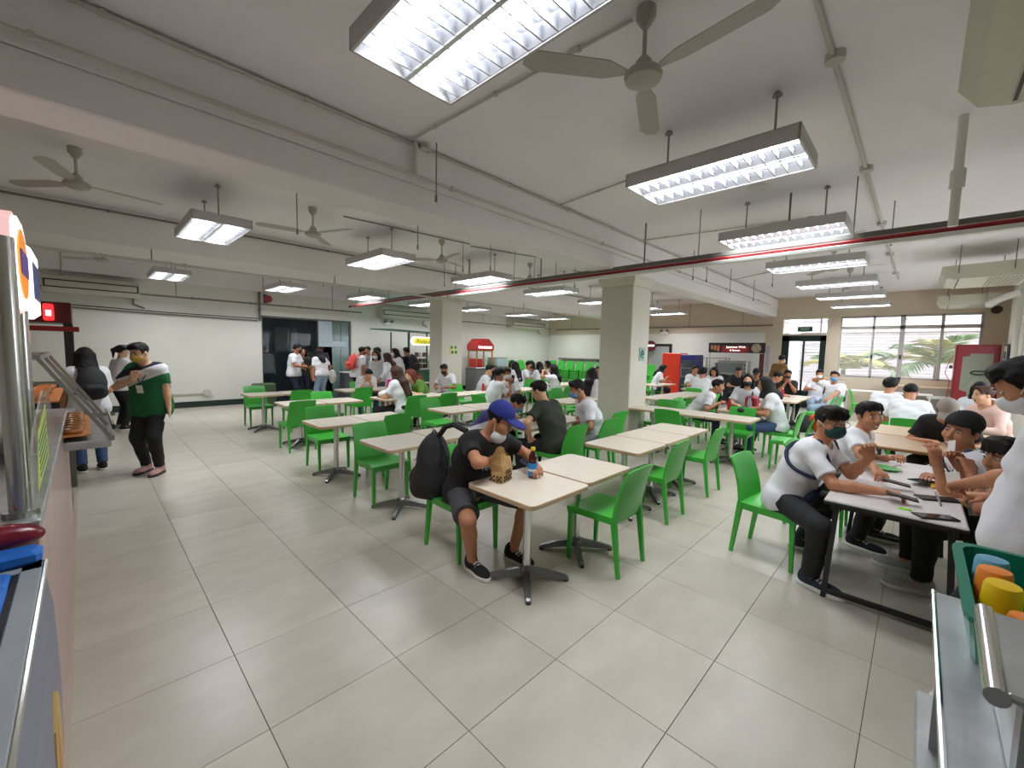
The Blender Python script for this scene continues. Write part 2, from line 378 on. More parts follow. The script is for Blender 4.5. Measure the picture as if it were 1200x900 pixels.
def palm(name, label, base, crown, fronds, seed):
    rnd = random.Random(seed)
    root = thing(name, label, 'palm', base)
    MB().tube([(0,0,0),(0.03,0,crown*0.5),(0.0,0,crown)], [0.09,0.07,0.06], 8).obj('trunk', mat('palm_trunk', (0.16,0.12,0.08), 0.9), root)
    for az, el, ln in fronds:
        f = MB(); pts = []; ln *= 1.25
        for k in range(9):
            t = k/8
            r = ln*t*math.cos(el)*(1-0.15*t); z = crown+ln*(math.sin(el)*t-0.55*t*t)
            pts.append(Vector((r*math.cos(az), r*math.sin(az), z)))
        f.tube(pts, [0.02-0.0016*k for k in range(9)], 5)
        side = Vector((-math.sin(az), math.cos(az), 0))
        for k in range(2, 34):
            t = k/34; i = min(7, int(t*8)); p = pts[i].lerp(pts[i+1], t*8-i); d = (pts[i+1]-pts[i]).normalized()
            for sg in (-1, 1):
                L = 0.55*math.sin(PI*min(1, 0.15+t*0.85))+0.1
                tip = p+(side*sg*0.8+d*0.65+Vector((0,0,-0.25-0.2*rnd.random())))*L
                wv = d*0.02
                f.add([p-wv, p+wv, p.lerp(tip,0.5)+wv*1.2+Vector((0,0,0.03)), tip, p.lerp(tip,0.5)-wv*1.2+Vector((0,0,0.03))], [(0,1,2,3,4)])
        f.obj('frond', M_leaf if rnd.random() < 0.55 else M_leaf2, root)
palm('palm', 'green palm with drooping fronds outside the window', (18.9, -0.4, 0), 1.45, [(2.2,0.9,1.9),(1.6,0.6,1.8),(2.9,1.0,2.0),(3.6,0.7,1.7),(4.4,0.8,1.8),(0.6,0.9,1.6),(5.4,0.6,1.6),(2.5,0.35,1.7),(3.9,1.2,1.9)], 3)
palm('palm', 'yellowing palm leaning behind the left window panes', (18.6, 1.9, 0), 1.2, [(4.6,0.9,1.9),(4.0,0.7,1.8),(5.2,1.0,1.7),(3.2,0.9,1.6),(2.0,0.7,1.5),(0.9,0.9,1.5),(4.9,0.5,1.9)], 5)
# ------------------------------------------------------------------ ceiling: lights, fans, pipes, air conditioners
M_house = mat('fixture_grey', lin(196,194,194), 0.45, 0.2)
M_lane = mat('reflector_lane', (0.85,0.87,0.95), 0.25, 0.6)
M_tube = mat('fluorescent_tube', (1,1,1), 0.4, emit=14.0, emit_rgb=(0.94,0.96,1.0))
M_blade = mat('louvre_blade', (0.80,0.81,0.84), 0.22, 0.75)
FL, FW, FZ, FH = 1.24, 0.60, 3.035, 0.10
def lamp_proto():
    h = MB()
    h.box(-FW/2, FW/2, -FL/2, FL/2, FZ+FH-0.008, FZ+FH)
    for sx in (-1, 1): h.prism([(sx*FW/2, FZ), (sx*(FW/2-0.012), FZ), (sx*(FW/2-0.012), FZ+FH), (sx*FW/2, FZ+FH)], 'y', -FL/2, FL/2) if False else h.box(min(sx*FW/2, sx*(FW/2-0.014)), max(sx*FW/2, sx*(FW/2-0.014)), -FL/2, FL/2, FZ-0.004, FZ+FH)
    for sy in (-1, 1): h.box(-FW/2, FW/2, min(sy*FL/2, sy*(FL/2-0.014)), max(sy*FL/2, sy*(FL/2-0.014)), FZ-0.004, FZ+FH)
    me = {'housing': h.mesh('housing', [M_house])}
    r = MB()
    for cx in (-0.145, 0.145):          # two parabolic reflector lanes
        pts = [(cx-0.137, FZ+0.004), (cx-0.10, FZ+0.06), (cx-0.04, FZ+0.085), (cx+0.04, FZ+0.085), (cx+0.10, FZ+0.06), (cx+0.137, FZ+0.004)]
        for (a, za), (c, zc) in zip(pts[:-1], pts[1:]):
            r.add([(a, -FL/2+0.015, za), (c, -FL/2+0.015, zc), (c, FL/2-0.015, zc), (a, FL/2-0.015, za)], [(0,1,2,3)])
    me['reflector'] = r.mesh('reflector', [M_lane])
    me['tube'] = MB().cyl((0, -FL/2+0.03, 0), (0, FL/2-0.03, 0), 0.014, n=8).mesh('tube', [M_tube])
    me['blade'] = MB().add([(-0.137, 0.004, FZ), (0.137, 0.004, FZ), (0.137, -0.004, FZ), (-0.137, -0.004, FZ),
                            (-0.105, 0.012, FZ+0.055), (0.105, 0.012, FZ+0.055), (0.105, -0.012, FZ+0.055), (-0.105, -0.012, FZ+0.055)],
                           [(0,1,2,3),(4,5,6,7),(0,1,5,4),(2,3,7,6),(1,2,6,5),(0,3,7,4)]).mesh('blade', [M_blade])
    me['rail'] = MB().prism([(-0.012, FZ-0.002), (0.012, FZ-0.002), (0.004, FZ+0.05), (-0.004, FZ+0.05)], 'y', -FL/2+0.015, FL/2-0.015).mesh('rail', [M_blade])
    me['rod'] = MB().cyl((0, 0, FZ+FH), (0, 0, ZC), 0.008, n=6).lathe([(0.035, ZC-0.03), (0.02, ZC-0.005)], 8).mesh('rod', [mat('rod_grey', lin(150,146,142), 0.5)])
    return me
LME = lamp_proto()
lane = bpy.data.lights.new('fluorescent_lane', 'AREA'); lane.shape = 'RECTANGLE'; lane.size = 0.15; lane.size_y = FL-0.06
lane.energy = LAMP_W; lane.color = (0.93, 0.965, 1.0); lane.spread = math.radians(165)
def ceiling_light(x, y, label, nblade=13, lit=True):
    t = thing('ceiling_light', label, 'light', (x, y, 0), 0, 'fluorescent ceiling lights')
    mobj('housing', LME['housing'], t); mobj('reflector', LME['reflector'], t)
    for cx in (-0.145, 0.145):
        mobj('tube', LME['tube'], t, (cx, 0, FZ+0.05))
        lo = bpy.data.objects.new('lamp', lane); COL.objects.link(lo); lo.parent = t; lo.location = (cx, 0, FZ+0.03)
        for k in range(nblade):
            mobj('blade', LME['blade'], t, (cx, -FL/2+FL*(k+1)/(nblade+1), 0))
    mobj('rail', LME['rail'], t)
    for sy in (-0.4, 0.4): mobj('rod', LME['rod'], t, (0.0, sy, 0))
LX = [1.24, 3.57, 5.84, 8.05, 10.3, 12.55, 14.9]
NM = ['nearest', 'second', 'third', 'fourth', 'fifth', 'sixth', 'farthest']
for k, x in enumerate(LX):
    ceiling_light(x, 1.27 if k else 1.42, ['large louvred ceiling light right overhead, nearest of the right-hand row',
        'long louvred ceiling light, second of the row on the near side of the main beam', 'louvred ceiling light just above the red pipe in the near row',
        'fourth ceiling light of the near row, past the red pipe', 'fifth ceiling light of the near row', 'sixth ceiling light of the near row, above the window side',
        'farthest ceiling light of the near row, in front of the window wall'][k], 13 if k < 3 else 10)
for k, x in enumerate([1.2, 3.5, 5.75, 8.0, 10.3, 12.55, 14.6]):
    ceiling_light(x, 6.55, NM[k]+' ceiling light from the left in the middle row between the two beams', 8)
for k, x in enumerate([1.33, 3.6, 5.75, 7.8, 9.8, 12.3, 14.5]):
    ceiling_light(x, 11.55, NM[k]+' ceiling light from the left in the back row near the back wall', 8)

# ---- ceiling fans
M_fan = mat('fan_enamel', lin(176,172,164), 0.4)
def fan_proto(x, y, label, a0):
    t = thing('ceiling_fan', label, 'fan', (x, y, 0), a0, 'ceiling fans')
    MB().lathe([(0.055, ZC-0.002), (0.055, ZC-0.05), (0.022, ZC-0.10)], 12).obj('canopy', M_fan, t, True)
    MB().cyl((0,0,ZC-0.10),(0,0,ZC-0.27),0.012).obj('rod', M_fan, t)
    MB().lathe([(0.02,ZC-0.25),(0.045,ZC-0.28),(0.05,ZC-0.315),(0.09,ZC-0.33),(0.105,ZC-0.355),(0.097,ZC-0.378),(0.05,ZC-0.40),(0.0,ZC-0.402)], 18).obj('motor', M_fan, t, True)
    bl = MB()
    zb = ZC-0.35
    bl.loft([[(0.10,-0.02,zb),(0.10,0.02,zb+0.004),(0.10,0.02,zb+0.008),(0.10,-0.02,zb+0.004)],
             [(0.22,-0.06,zb-0.006),(0.22,0.06,zb+0.012),(0.22,0.06,zb+0.018),(0.22,-0.06,zb)],
             [(0.62,-0.065,zb-0.008),(0.62,0.065,zb+0.012),(0.62,0.065,zb+0.016),(0.62,-0.065,zb-0.004)],
             [(0.68,-0.03,zb-0.004),(0.68,0.03,zb+0.006),(0.68,0.03,zb+0.010),(0.68,-0.03,zb)]])
    me = bl.mesh('blade', [M_fan])
    for k in range(3): mobj('blade', me, t, rz=2*PI*k/3)
    return t
f0 = fan_proto(2.25, 1.22, 'white ceiling fan between the two nearest right-hand lights', 0.4)
for x, y, a, l in ((0.02, 6.1, 0.2, 'ceiling fan at the far left above the food stall'), (2.28, 6.12, 0.9, 'ceiling fan between the first two lights of the middle row'),
                   (4.45, 6.12, 0.3, 'ceiling fan right of the second light of the middle row'), (6.85, 6.2, 0.5, 'ceiling fan behind the cluster of rods left of the nearer column'), (0.3, 11.2, 0.3, 'ceiling fan in front of the left wall air conditioner'),
                   (7.0, 1.2, 0.1, 'ceiling fan above the third light of the near row'), (9.2, 1.2, 0.7, 'ceiling fan between the fourth and fifth lights of the near row'),
                   (11.5, 1.2, 0.2, 'ceiling fan between the fifth and sixth lights of the near row'), (13.7, 1.2, 0.9, 'ceiling fan nearest the window wall')):
    dup(f0, (x, y, 0), a, l)

# ---- conduits and pipes
def conduit(name, pts, r, label, m=M_conduit, clips=0, n=8, cat='pipe', hang=0):
    t = thing(name, label, cat, (0,0,0))
    MB().tube(pts, r, n).obj('pipe', m, t, True)
    P = [Vector(p) for p in pts]
    for k in range(hang):
        f = (k+0.5)/hang; p = P[0].lerp(P[-1], f); top = 3.02 if 8.1 < p.y < 8.35 else ZC
        if 12.5 < p.y and p.y > YB-0.31: top = 3.1
        MB().cyl((p.x, p.y+(0.07 if top == 3.02 else 0), p.z), (p.x, p.y+(0.07 if top == 3.02 else 0), top-0.001), 0.008, n=6).obj('hanger', M_conduit_d, t)
    for k in range(clips):
        f = (k+0.5)/clips*(len(P)-1); i = min(len(P)-2, int(f)); p = P[i].lerp(P[i+1], f-i); d = (P[i+1]-P[i]).normalized()
        MB().cyl(p-d*0.012, p+d*0.012, r*1.7, n=8).obj('clip', m, t)
    return t
yb = 3.48
conduit('conduit', [(-1.5, yb, ZC-0.026), (XW-0.02, yb, ZC-0.026)], 0.013, 'thin painted conduit along the ceiling edge of the main beam', clips=16)
conduit('conduit', [(-1.5, yb-0.03, 3.22), (XW-1.2, yb-0.03, 3.22)], 0.016, 'painted pipe running along the face of the main beam', clips=6)
t = thing('drop_conduit', 'short conduit dropping from the ceiling box down the main beam', 'pipe', (2.2, yb-0.03, 0))
MB().tube([(0,0,ZC-0.02),(0.005,0,3.4),(0,0,3.22)], 0.022, 8).obj('pipe', M_conduit, t, True)
MB().cyl((0.1,-0.02,ZC-0.05),(0.1,-0.02,ZC),0.045,n=10).obj('junction_box', M_conduit, t)
for k, (x0, y0, x1, y1, l) in enumerate((
        (2.15, 3.45, 2.25, 1.3, 'conduit crossing the ceiling from the main beam to the nearest fan'),
        (4.36, 3.45, 4.2, 2.2, 'conduit from the main beam to the second near-row light'),
        (6.61, 3.45, 6.95, 1.25, 'conduit from the main beam to the fan above the third light'),
        (9.0, 3.45, 8.2, 1.9, 'conduit from the main beam to the fourth near-row light'),
        (11.4, 3.45, 10.4, 1.9, 'conduit from the main beam to the fifth near-row light'))):
    conduit('ceiling_conduit', [(x0, y0, ZC-0.02), (x1, y1, ZC-0.02)], 0.010, l, clips=3)
# conduit run above the ends of the near-row lights with junction boxes
t = thing('ceiling_conduit', 'conduit with round junction boxes along the ceiling over the right ends of the lights', 'pipe')
MB().tube([(1.6, 0.53, ZC-0.019), (13.5, 0.50, ZC-0.019)], 0.017, 8).obj('pipe', M_conduit, t, True)
for x in (3.37, 5.51, 7.84, 10.2, 12.5): MB().cyl((x, 0.515, ZC-0.05), (x, 0.515, ZC), 0.055, n=12).obj('junction_box', M_conduit, t)
j = MB().cyl((-0.0, 3.40, ZC-0.05), (0.0, 3.40, ZC), 0.07, n=14).obj('junction_box', M_conduit)
tag(j, 'round junction box on the ceiling above the left end of the main beam', 'junction box')
d = MB().lathe([(0.10, ZC), (0.10, ZC-0.02), (0.07, ZC-0.045), (0.0, ZC-0.05)], 16, (5.38, 1.44, 0)).obj('smoke_detector', M_white); tag(d, 'white smoke detector on the ceiling between the second and third lights', 'detector')
# the red and white pipe with the dark channel crossing the whole room
t = thing('red_pipe', 'long red and white sprinkler pipe crossing the hall under the main beam', 'pipe')
MB().tube([(5.75, -1.5, 2.86), (5.75, 12.6, 2.86)], 0.022, 10).obj('pipe', M_red, t, True)
MB().cbox(5.71, 5.79, -1.5, 7.5, 2.79, 2.832, 0.004).obj('tray', M_white, t)
for y in (0.6, 2.2, 3.9, 5.6, 7.4, 9.4, 11.2):
    MB().cyl((5.75, y, 2.9), (5.75, y, ZC if not 3.5 < y < 3.95 else 2.93), 0.006, n=6).obj('hanger', M_conduit_d, t)
MB().cyl((5.75,12.55,2.86),(5.75,12.62,2.86),0.034).obj('end_cap', M_black, t)
t = thing('cable_tray', 'dark grey cable channel running just above the red pipe', 'channel')
MB().cbox(5.80, 5.86, -1.5, 12.3, 2.90, 2.955, 0.004).obj('channel', mat('channel_grey', lin(112,114,108), 0.5), t)
for y in (1.2, 3.0, 5.0, 7.0, 10.4): MB().box(5.825,5.835,y,y+0.02,2.955,ZC if y!=3.51 else 2.95).obj('hanger', M_conduit_d, t)
conduit('conduit', [(-0.6, 8.27, 2.83), (6.4, 8.27, 2.83), (6.5, 8.24, 2.83), (15.8, 8.24, 2.83)], 0.02, 'pale pipe hung below the second beam', M_conduit, 6, hang=6)
conduit('conduit', [(-1.2, 8.29, 3.46), (14, 8.29, 3.46)], 0.014, 'dark conduit along the top of the second beam', M_conduit_d, 5)
conduit('conduit', [(-1.2, 12.95, 2.74), (6.3, 12.95, 2.74)], 0.022, 'dark pipe along the back wall above the glass partition', M_conduit_d, 6, hang=4)
conduit('conduit', [(7.2, 13.05, 2.76), (XW-0.2, 13.05, 2.70)], 0.018, 'dark pipe along the back wall behind the columns', M_conduit_d, 6, hang=5)
conduit('conduit', [(XW-0.08, 12.8, 2.68), (XW-0.08, 3.6, 2.66)], 0.022, 'dark pipe along the far wall above the stalls', M_conduit_d, 6, hang=5)
conduit('conduit', [(-0.5, YB-0.1, 2.36), (1.2, YB-0.1, 2.33), (3.4, YB-0.1, 2.30)], 0.02, 'bundle of dark cables along the ledge of the left back wall', M_conduit_d, 0)
conduit('cable', [(-0.5, YB-0.11, 2.42), (1.5, YB-0.1, 2.37), (3.45, YB-0.1, 2.36)], 0.012, 'single sagging cable above the cable bundle on the back wall', M_wire, 0)
conduit('conduit', [(3.46, YB-0.08, 2.3), (3.46, YB-0.08, ZC)], 0.03, 'dark upright pipe left of the glass partition', M_conduit_d, 2)
t = thing('wall_socket', 'round wall socket with a short pipe low on the left back wall', 'socket', (2.15, YB-0.06, 0.36))
MB().cyl((-1.1,-0.03,-0.01),(0,-0.03,0),0.014).obj('pipe', M_conduit, t, True); MB().cyl((0.05,0,0),(0.05,-0.06,0),0.09,n=14).obj('socket_box', M_conduit, t)
# rods and short hangers clustered over the seating
hang = [(4.75,5.9),(4.95,5.4),(6.2,5.5),(6.5,5.2),(3.3,5.1),(1.9,5.6),(7.4,5.4),(5.6,7.6),(7.9,3.1),(8.3,3.0),(10.0,3.1),(2.36,3.34),(4.9,10.2),(8.6,10.4),(9.6,2.2),(6.9,0.35),(11.8,3.1),(3.9,9.9)]
rodm = MB().cyl((0,0,3.02),(0,0,ZC),0.006,n=6).cyl((0,0,3.0),(0,0,3.06),0.013,n=6).mesh('hanger_rod', [M_conduit_d])
ORD = ['first','second','third','fourth','fifth','sixth','seventh','eighth','ninth','tenth','eleventh','twelfth','thirteenth','fourteenth','fifteenth','sixteenth','seventeenth','eighteenth','nineteenth','twentieth','twenty-first','twenty-second']
for k, (x, y) in enumerate(sorted(hang, key=lambda q: -math.atan2(q[1], q[0]))):
    o = mobj('hanger_rod', rodm, None, (x, y, 0)); tag(o, f'thin threaded rod hanging from the ceiling, {ORD[k]} from the left', 'rod', 'threaded rods hanging from the ceiling')
for (x0,y0,x1,y1,z,l) in ((2.7,6.1,4.9,5.9,3.508,'dark conduit between fan and rods in the middle bay'),(5.0,6.0,6.6,5.6,3.508,'dark conduit above the third middle-row light'),(8.0,5.9,11.0,5.2,3.508,'dark conduit in the middle bay right of the nearer column')):
    conduit('conduit', [(x0,y0,z),(x1,y1,z)], 0.01, l, M_conduit_d, 1)
# vertical rain pipe by the near air conditioner
t = thing('vent_pipe', 'white pipe with coupling dropping from the ceiling at the right', 'pipe', (4.86, -0.11, 0))
MB().tube([(0,0,ZC),(0,0,2.69)], 0.03, 10).obj('pipe', M_white, t, True); MB().cyl((0,0,2.98),(0,0,3.12),0.046).obj('coupling', M_white, t)

# ---- air conditioners
M_ac = mat('ac_shell', lin(198,194,178), 0.4, noise=0.02); M_acd = mat('ac_slot', (0.03,0.028,0.022), 0.5); M_acg = mat('ac_grille', lin(168,160,146), 0.5)
def ceiling_ac(x0, x1, y1, label, z0=3.02):
    t = thing('air_conditioner', label, 'air conditioner', ((x0+x1)/2, y1-0.5, z0)); L = (x1-x0)/2
    b = MB().prism([(0.5,0.22),(0.5,0.14),(0.42,0.03),(0.30,0.0),(-0.5,0.0),(-0.5,0.24)], 'x', -L, L); b.obj('body', M_ac, t)
    MB().box(-L+0.05, L-0.05, 0.285, 0.30, -0.004, 0.01).obj('slot', M_acd, t)
    MB().add([(-L+0.05,0.31,0.001),(L-0.05,0.31,0.001),(L-0.05,0.43,0.036),(-L+0.05,0.43,0.036),(-L+0.05,0.31,-0.008),(L-0.05,0.31,-0.008),(L-0.05,0.435,0.026),(-L+0.05,0.435,0.026)],[(0,1,2,3),(4,5,6,7),(0,1,5,4),(2,3,7,6),(1,2,6,5),(0,3,7,4)]).obj('flap', M_ac, t)
    for k in range(9): MB().box(-L+0.08, L-0.08, -0.44+0.045*k, -0.42+0.045*k, -0.01, 0.004).obj('grille_slat', M_acg, t)
    for sx in (-1, 1):
        for yy in (-0.3, 0.3): MB().cyl((sx*(L+0.015),yy,0.1),(sx*(L+0.015),yy,ZC-z0),0.007,n=6).obj('hanger', M_conduit_d, t)
    return t
ceiling_ac(2.0, 3.42, -0.045, 'ceiling air conditioner cut by the top right corner, nearest of three', 2.96)
ceiling_ac(10.2, 11.6, -0.16, 'ceiling air conditioner in the middle of the right side, behind the red pipe', 2.98)
ceiling_ac(14.6, 15.8, -0.2, 'smallest looking ceiling air conditioner beside the window wall', 2.95)
def wall_ac(x, y, label, L=0.75, rz=0.0):
    t = thing('air_conditioner', label, 'air conditioner', (x, y, 2.64), rz)
    MB().prism([(0,0.0),(0,0.34),(-0.37,0.34),(-0.42,0.27),(-0.42,0.1),(-0.34,0.0)], 'x', -L, L).obj('body', M_ac, t)
    MB().box(-L+0.05, L-0.05, -0.43, -0.41, 0.09, 0.115).obj('slot', M_acd, t); MB().box(-L+0.05, L-0.05, -0.43, -0.41, 0.235, 0.26).obj('slot', M_acd, t)
    MB().box(-L+0.05, L-0.05, -0.43, -0.418, 0.125, 0.225).obj('flap', M_ac, t)
    for sx in (-1, 1): MB().box(sx*(L-0.035)-0.015, sx*(L-0.035)+0.015, -0.43, -0.41, 0.09, 0.26).obj('slot', M_acd, t)
    MB().tube([(L-0.1,-0.1,0),(L-0.1,-0.05,-0.12),(L+0.1,-0.03,-0.2)],0.02,6).obj('drain_pipe', M_conduit_d, t)
wall_ac(0.2, YB-0.008, 'long wall air conditioner high on the left back wall behind the food stall sign')
wall_ac(7.95, YB-0.008, 'wall air conditioner above the green-roofed stall', 0.95)
wall_ac(14.3, YB-0.008, 'wall air conditioner above the far back corner', 1.1)
# alarm bell, camera, emergency lamps
t = thing('alarm_bell', 'round red alarm bell high on the back wall over the partition', 'bell', (3.62, YB-0.25, 2.9)); MB().cyl((0,0,0),(0,-0.07,0),0.1,n=16).obj('gong', M_red, t); MB().box(-0.1,-0.02,-0.03,0.02,-0.12,0.12).obj('bracket', M_black, t)
t = thing('alarm_bell', 'dark round bell beside the window wall air conditioner', 'bell', (XW-0.02, -1.3, 2.92)); MB().cyl((0,0,0),(-0.07,0,0),0.1,n=16).obj('gong', mat('bell_brown',(0.05,0.025,0.015),0.5), t)
for x, y, rz, l in ((XW-0.06, 7.3, -PI/2, 'twin-headed emergency lamp on the far wall above the red fridge'), (7.4, YB-0.004, 0, 'twin-headed emergency lamp under the middle wall air conditioner')):
    t = thing('emergency_lamp', l, 'lamp', (x, y, 2.45), rz); MB().cbox(-0.15,0.15,-0.07,0,-0.06,0.06,0.01).obj('case', M_white, t)
    for sx in (-0.12, 0.12): MB().cyl((sx,-0.03,0.06),(sx,-0.12,0.10),0.045,0.05).obj('lamp_head', M_conduit_d, t)
# ------------------------------------------------------------------ tables and chairs
M_top = mat('laminate_top', lin(218,208,192), 0.32, noise=0.03, nscale=14)
M_edge = mat('laminate_edge', lin(196,170,138), 0.45, noise=0.06, nscale=30)
M_green = mat('green_plastic', (0.055,0.45,0.05), 0.33, noise=0.04, nscale=2)
TZ = 0.70
def table_proto():
    t = thing('canteen_table', '', 'table', (0,0,0)); h = 0.31; c = 0.045; th = 0.032
    def rr(d, z):
        P = []
        for sx, sy, a0 in ((1,1,0),(-1,1,PI/2),(-1,-1,PI),(1,-1,1.5*PI)):
            for k in range(4):
                a = a0+PI/2*k/3; P.append((sx*(h-c)+(c-d)*math.cos(a), sy*(h-c)+(c-d)*math.sin(a), z))
        return P
    b = MB(); n = 16
    R = [rr(0.004, TZ-th), rr(0, TZ-th+0.004), rr(0, TZ-0.004), rr(0.004, TZ)]
    b.loft(R, 1, False); b.add(R[3], [tuple(range(n))], 0); b.add(R[0], [tuple(range(n))[::-1]], 1)
    b.obj('tabletop', [M_top, M_edge], t)
    MB().cyl((0,0,0.09),(0,0,TZ-th),0.03,n=14).obj('column', M_chrome, t, True)
    MB().cbox(-0.11,0.11,-0.11,0.11,TZ-th-0.012,TZ-th-0.001,0.004).obj('mounting_plate', M_dsteel, t)
    MB().lathe([(0.045,0.045),(0.05,0.06),(0.05,0.095),(0.034,0.115)],14).obj('hub', M_dsteel, t, True)
    leg = MB().loft([[(x,-wd,z0),(x,wd,z0),(x,wd*0.7,z1),(x,-wd*0.7,z1)] for x, wd, z0, z1 in ((0.02,0.028,0.04,0.10),(0.16,0.024,0.025,0.072),(0.285,0.02,0.012,0.038),(0.30,0.016,0.012,0.028))])
    me = leg.mesh('foot', [M_dsteel]); gl = MB().cyl((0.285,0,0),(0.285,0,0.014),0.02,n=8).mesh('glide', [M_black])
    for k in range(4):
        f = mobj('foot', me, t, rz=PI/4+PI/2*k); mobj('glide', gl, f)
    return t
def chair_proto():
    t = thing('green_chair', '', 'chair', (0,0,0))
    # seat: softly dished slab with an apron
    nx, ny = 8, 8; hw, y0, y1 = 0.215, -0.20, 0.215
    def zz(u, v): return 0.437-0.014*(1-u*u)*(1-v*v)-0.012*max(0, v-0.6)/0.4
    V = []; F = []
    for j in range(ny+1):
        for i in range(nx+1):
            u = -1+2*i/nx; v = -1+2*j/ny; x = hw*u*(1-0.06*(1-v)/2)
            V.append((x, y0+(y1-y0)*(v+1)/2, zz(u, v)))
    n = len(V)
    for j in range(ny):
        for i in range(nx): a = j*(nx+1)+i; F.append((a, a+1, a+nx+2, a+nx+1))
    b = MB().add(V, F)
    rim = [i for i in range(nx+1)]+[(j+1)*(nx+1)-1 for j in range(1, ny+1)]+[ny*(nx+1)+i for i in range(nx-1, -1, -1)]+[j*(nx+1) for j in range(ny-1, 0, -1)]
    top = [V[i] for i in rim]
    b.loft([[ (p[0]*0.97, p[1]*0.97, p[2]-0.055) for p in top], [(p[0]*1.0, p[1]*1.0, p[2]-0.01) for p in top], top], 0, False)
    b.obj('seat', M_green, t, True)
    # backrest: one curved panel, wider at the bottom, with thickness
    nu, nv = 8, 8; Vf = []; Vb = []
    for j in range(nv+1):
        v = j/nv
        for i in range(nu+1):
            u = -1+2*i/nu
            x = u*(0.212-0.022*v); z = 0.40+0.40*v-0.012*u*u*(v**4); y = -0.190-0.085*v*v-0.012*v-0.022*(1-u*u)*math.sin(PI*min(1,v*1.1)*0.9)
            Vf.append((x, y+0.009, z)); Vb.append((x, y-0.009, z))
    b = MB(); m = len(Vf); F = []
    for j in range(nv):
        for i in range(nu):
            a = j*(nu+1)+i; F.append((a, a+1, a+nu+2, a+nu+1)); F.append((m+a, m+a+nu+1, m+a+nu+2, m+a+1))
    ring = [i for i in range(nu+1)]+[(j+1)*(nu+1)-1 for j in range(1, nv+1)]+[nv*(nu+1)+i for i in range(nu-1, -1, -1)]+[j*(nu+1) for j in range(nv-1, 0, -1)]
    for k in range(len(ring)): p, q = ring[k], ring[(k+1) % len(ring)]; F.append((p, m+p, m+q, q))
    b.add(Vf+Vb, F).obj('backrest', M_green, t, True)
    fl = MB().bar((0,0,0.40),(0.0,0.012,0),0.036,0.036,(0,1,0),0,0.024,0.024).mesh('leg', [M_green])
    rl = MB().bar((0,0,0.44),(0,-0.055,0),0.034,0.042,(0,1,0),0,0.024,0.026).mesh('leg', [M_green])
    for sx in (-1, 1):
        mobj('leg', fl, t, (sx*0.19, 0.188, 0)); mobj('leg', rl, t, (sx*0.19, -0.185, 0))
    return t
TP = table_proto(); CP = chair_proto(); used_t = []; used_c = []
def place(proto, used, x, y, rz, label, group, z=0):
    o = proto if not used else dup(proto, (x, y, z), rz)
    used.append(o); o.location = (x, y, z); o.rotation_euler = (0, 0, rz); o['label'] = label; o['group'] = group
    return o
G_T = 'square canteen tables on pedestals'; G_C = 'green plastic chairs at the tables'
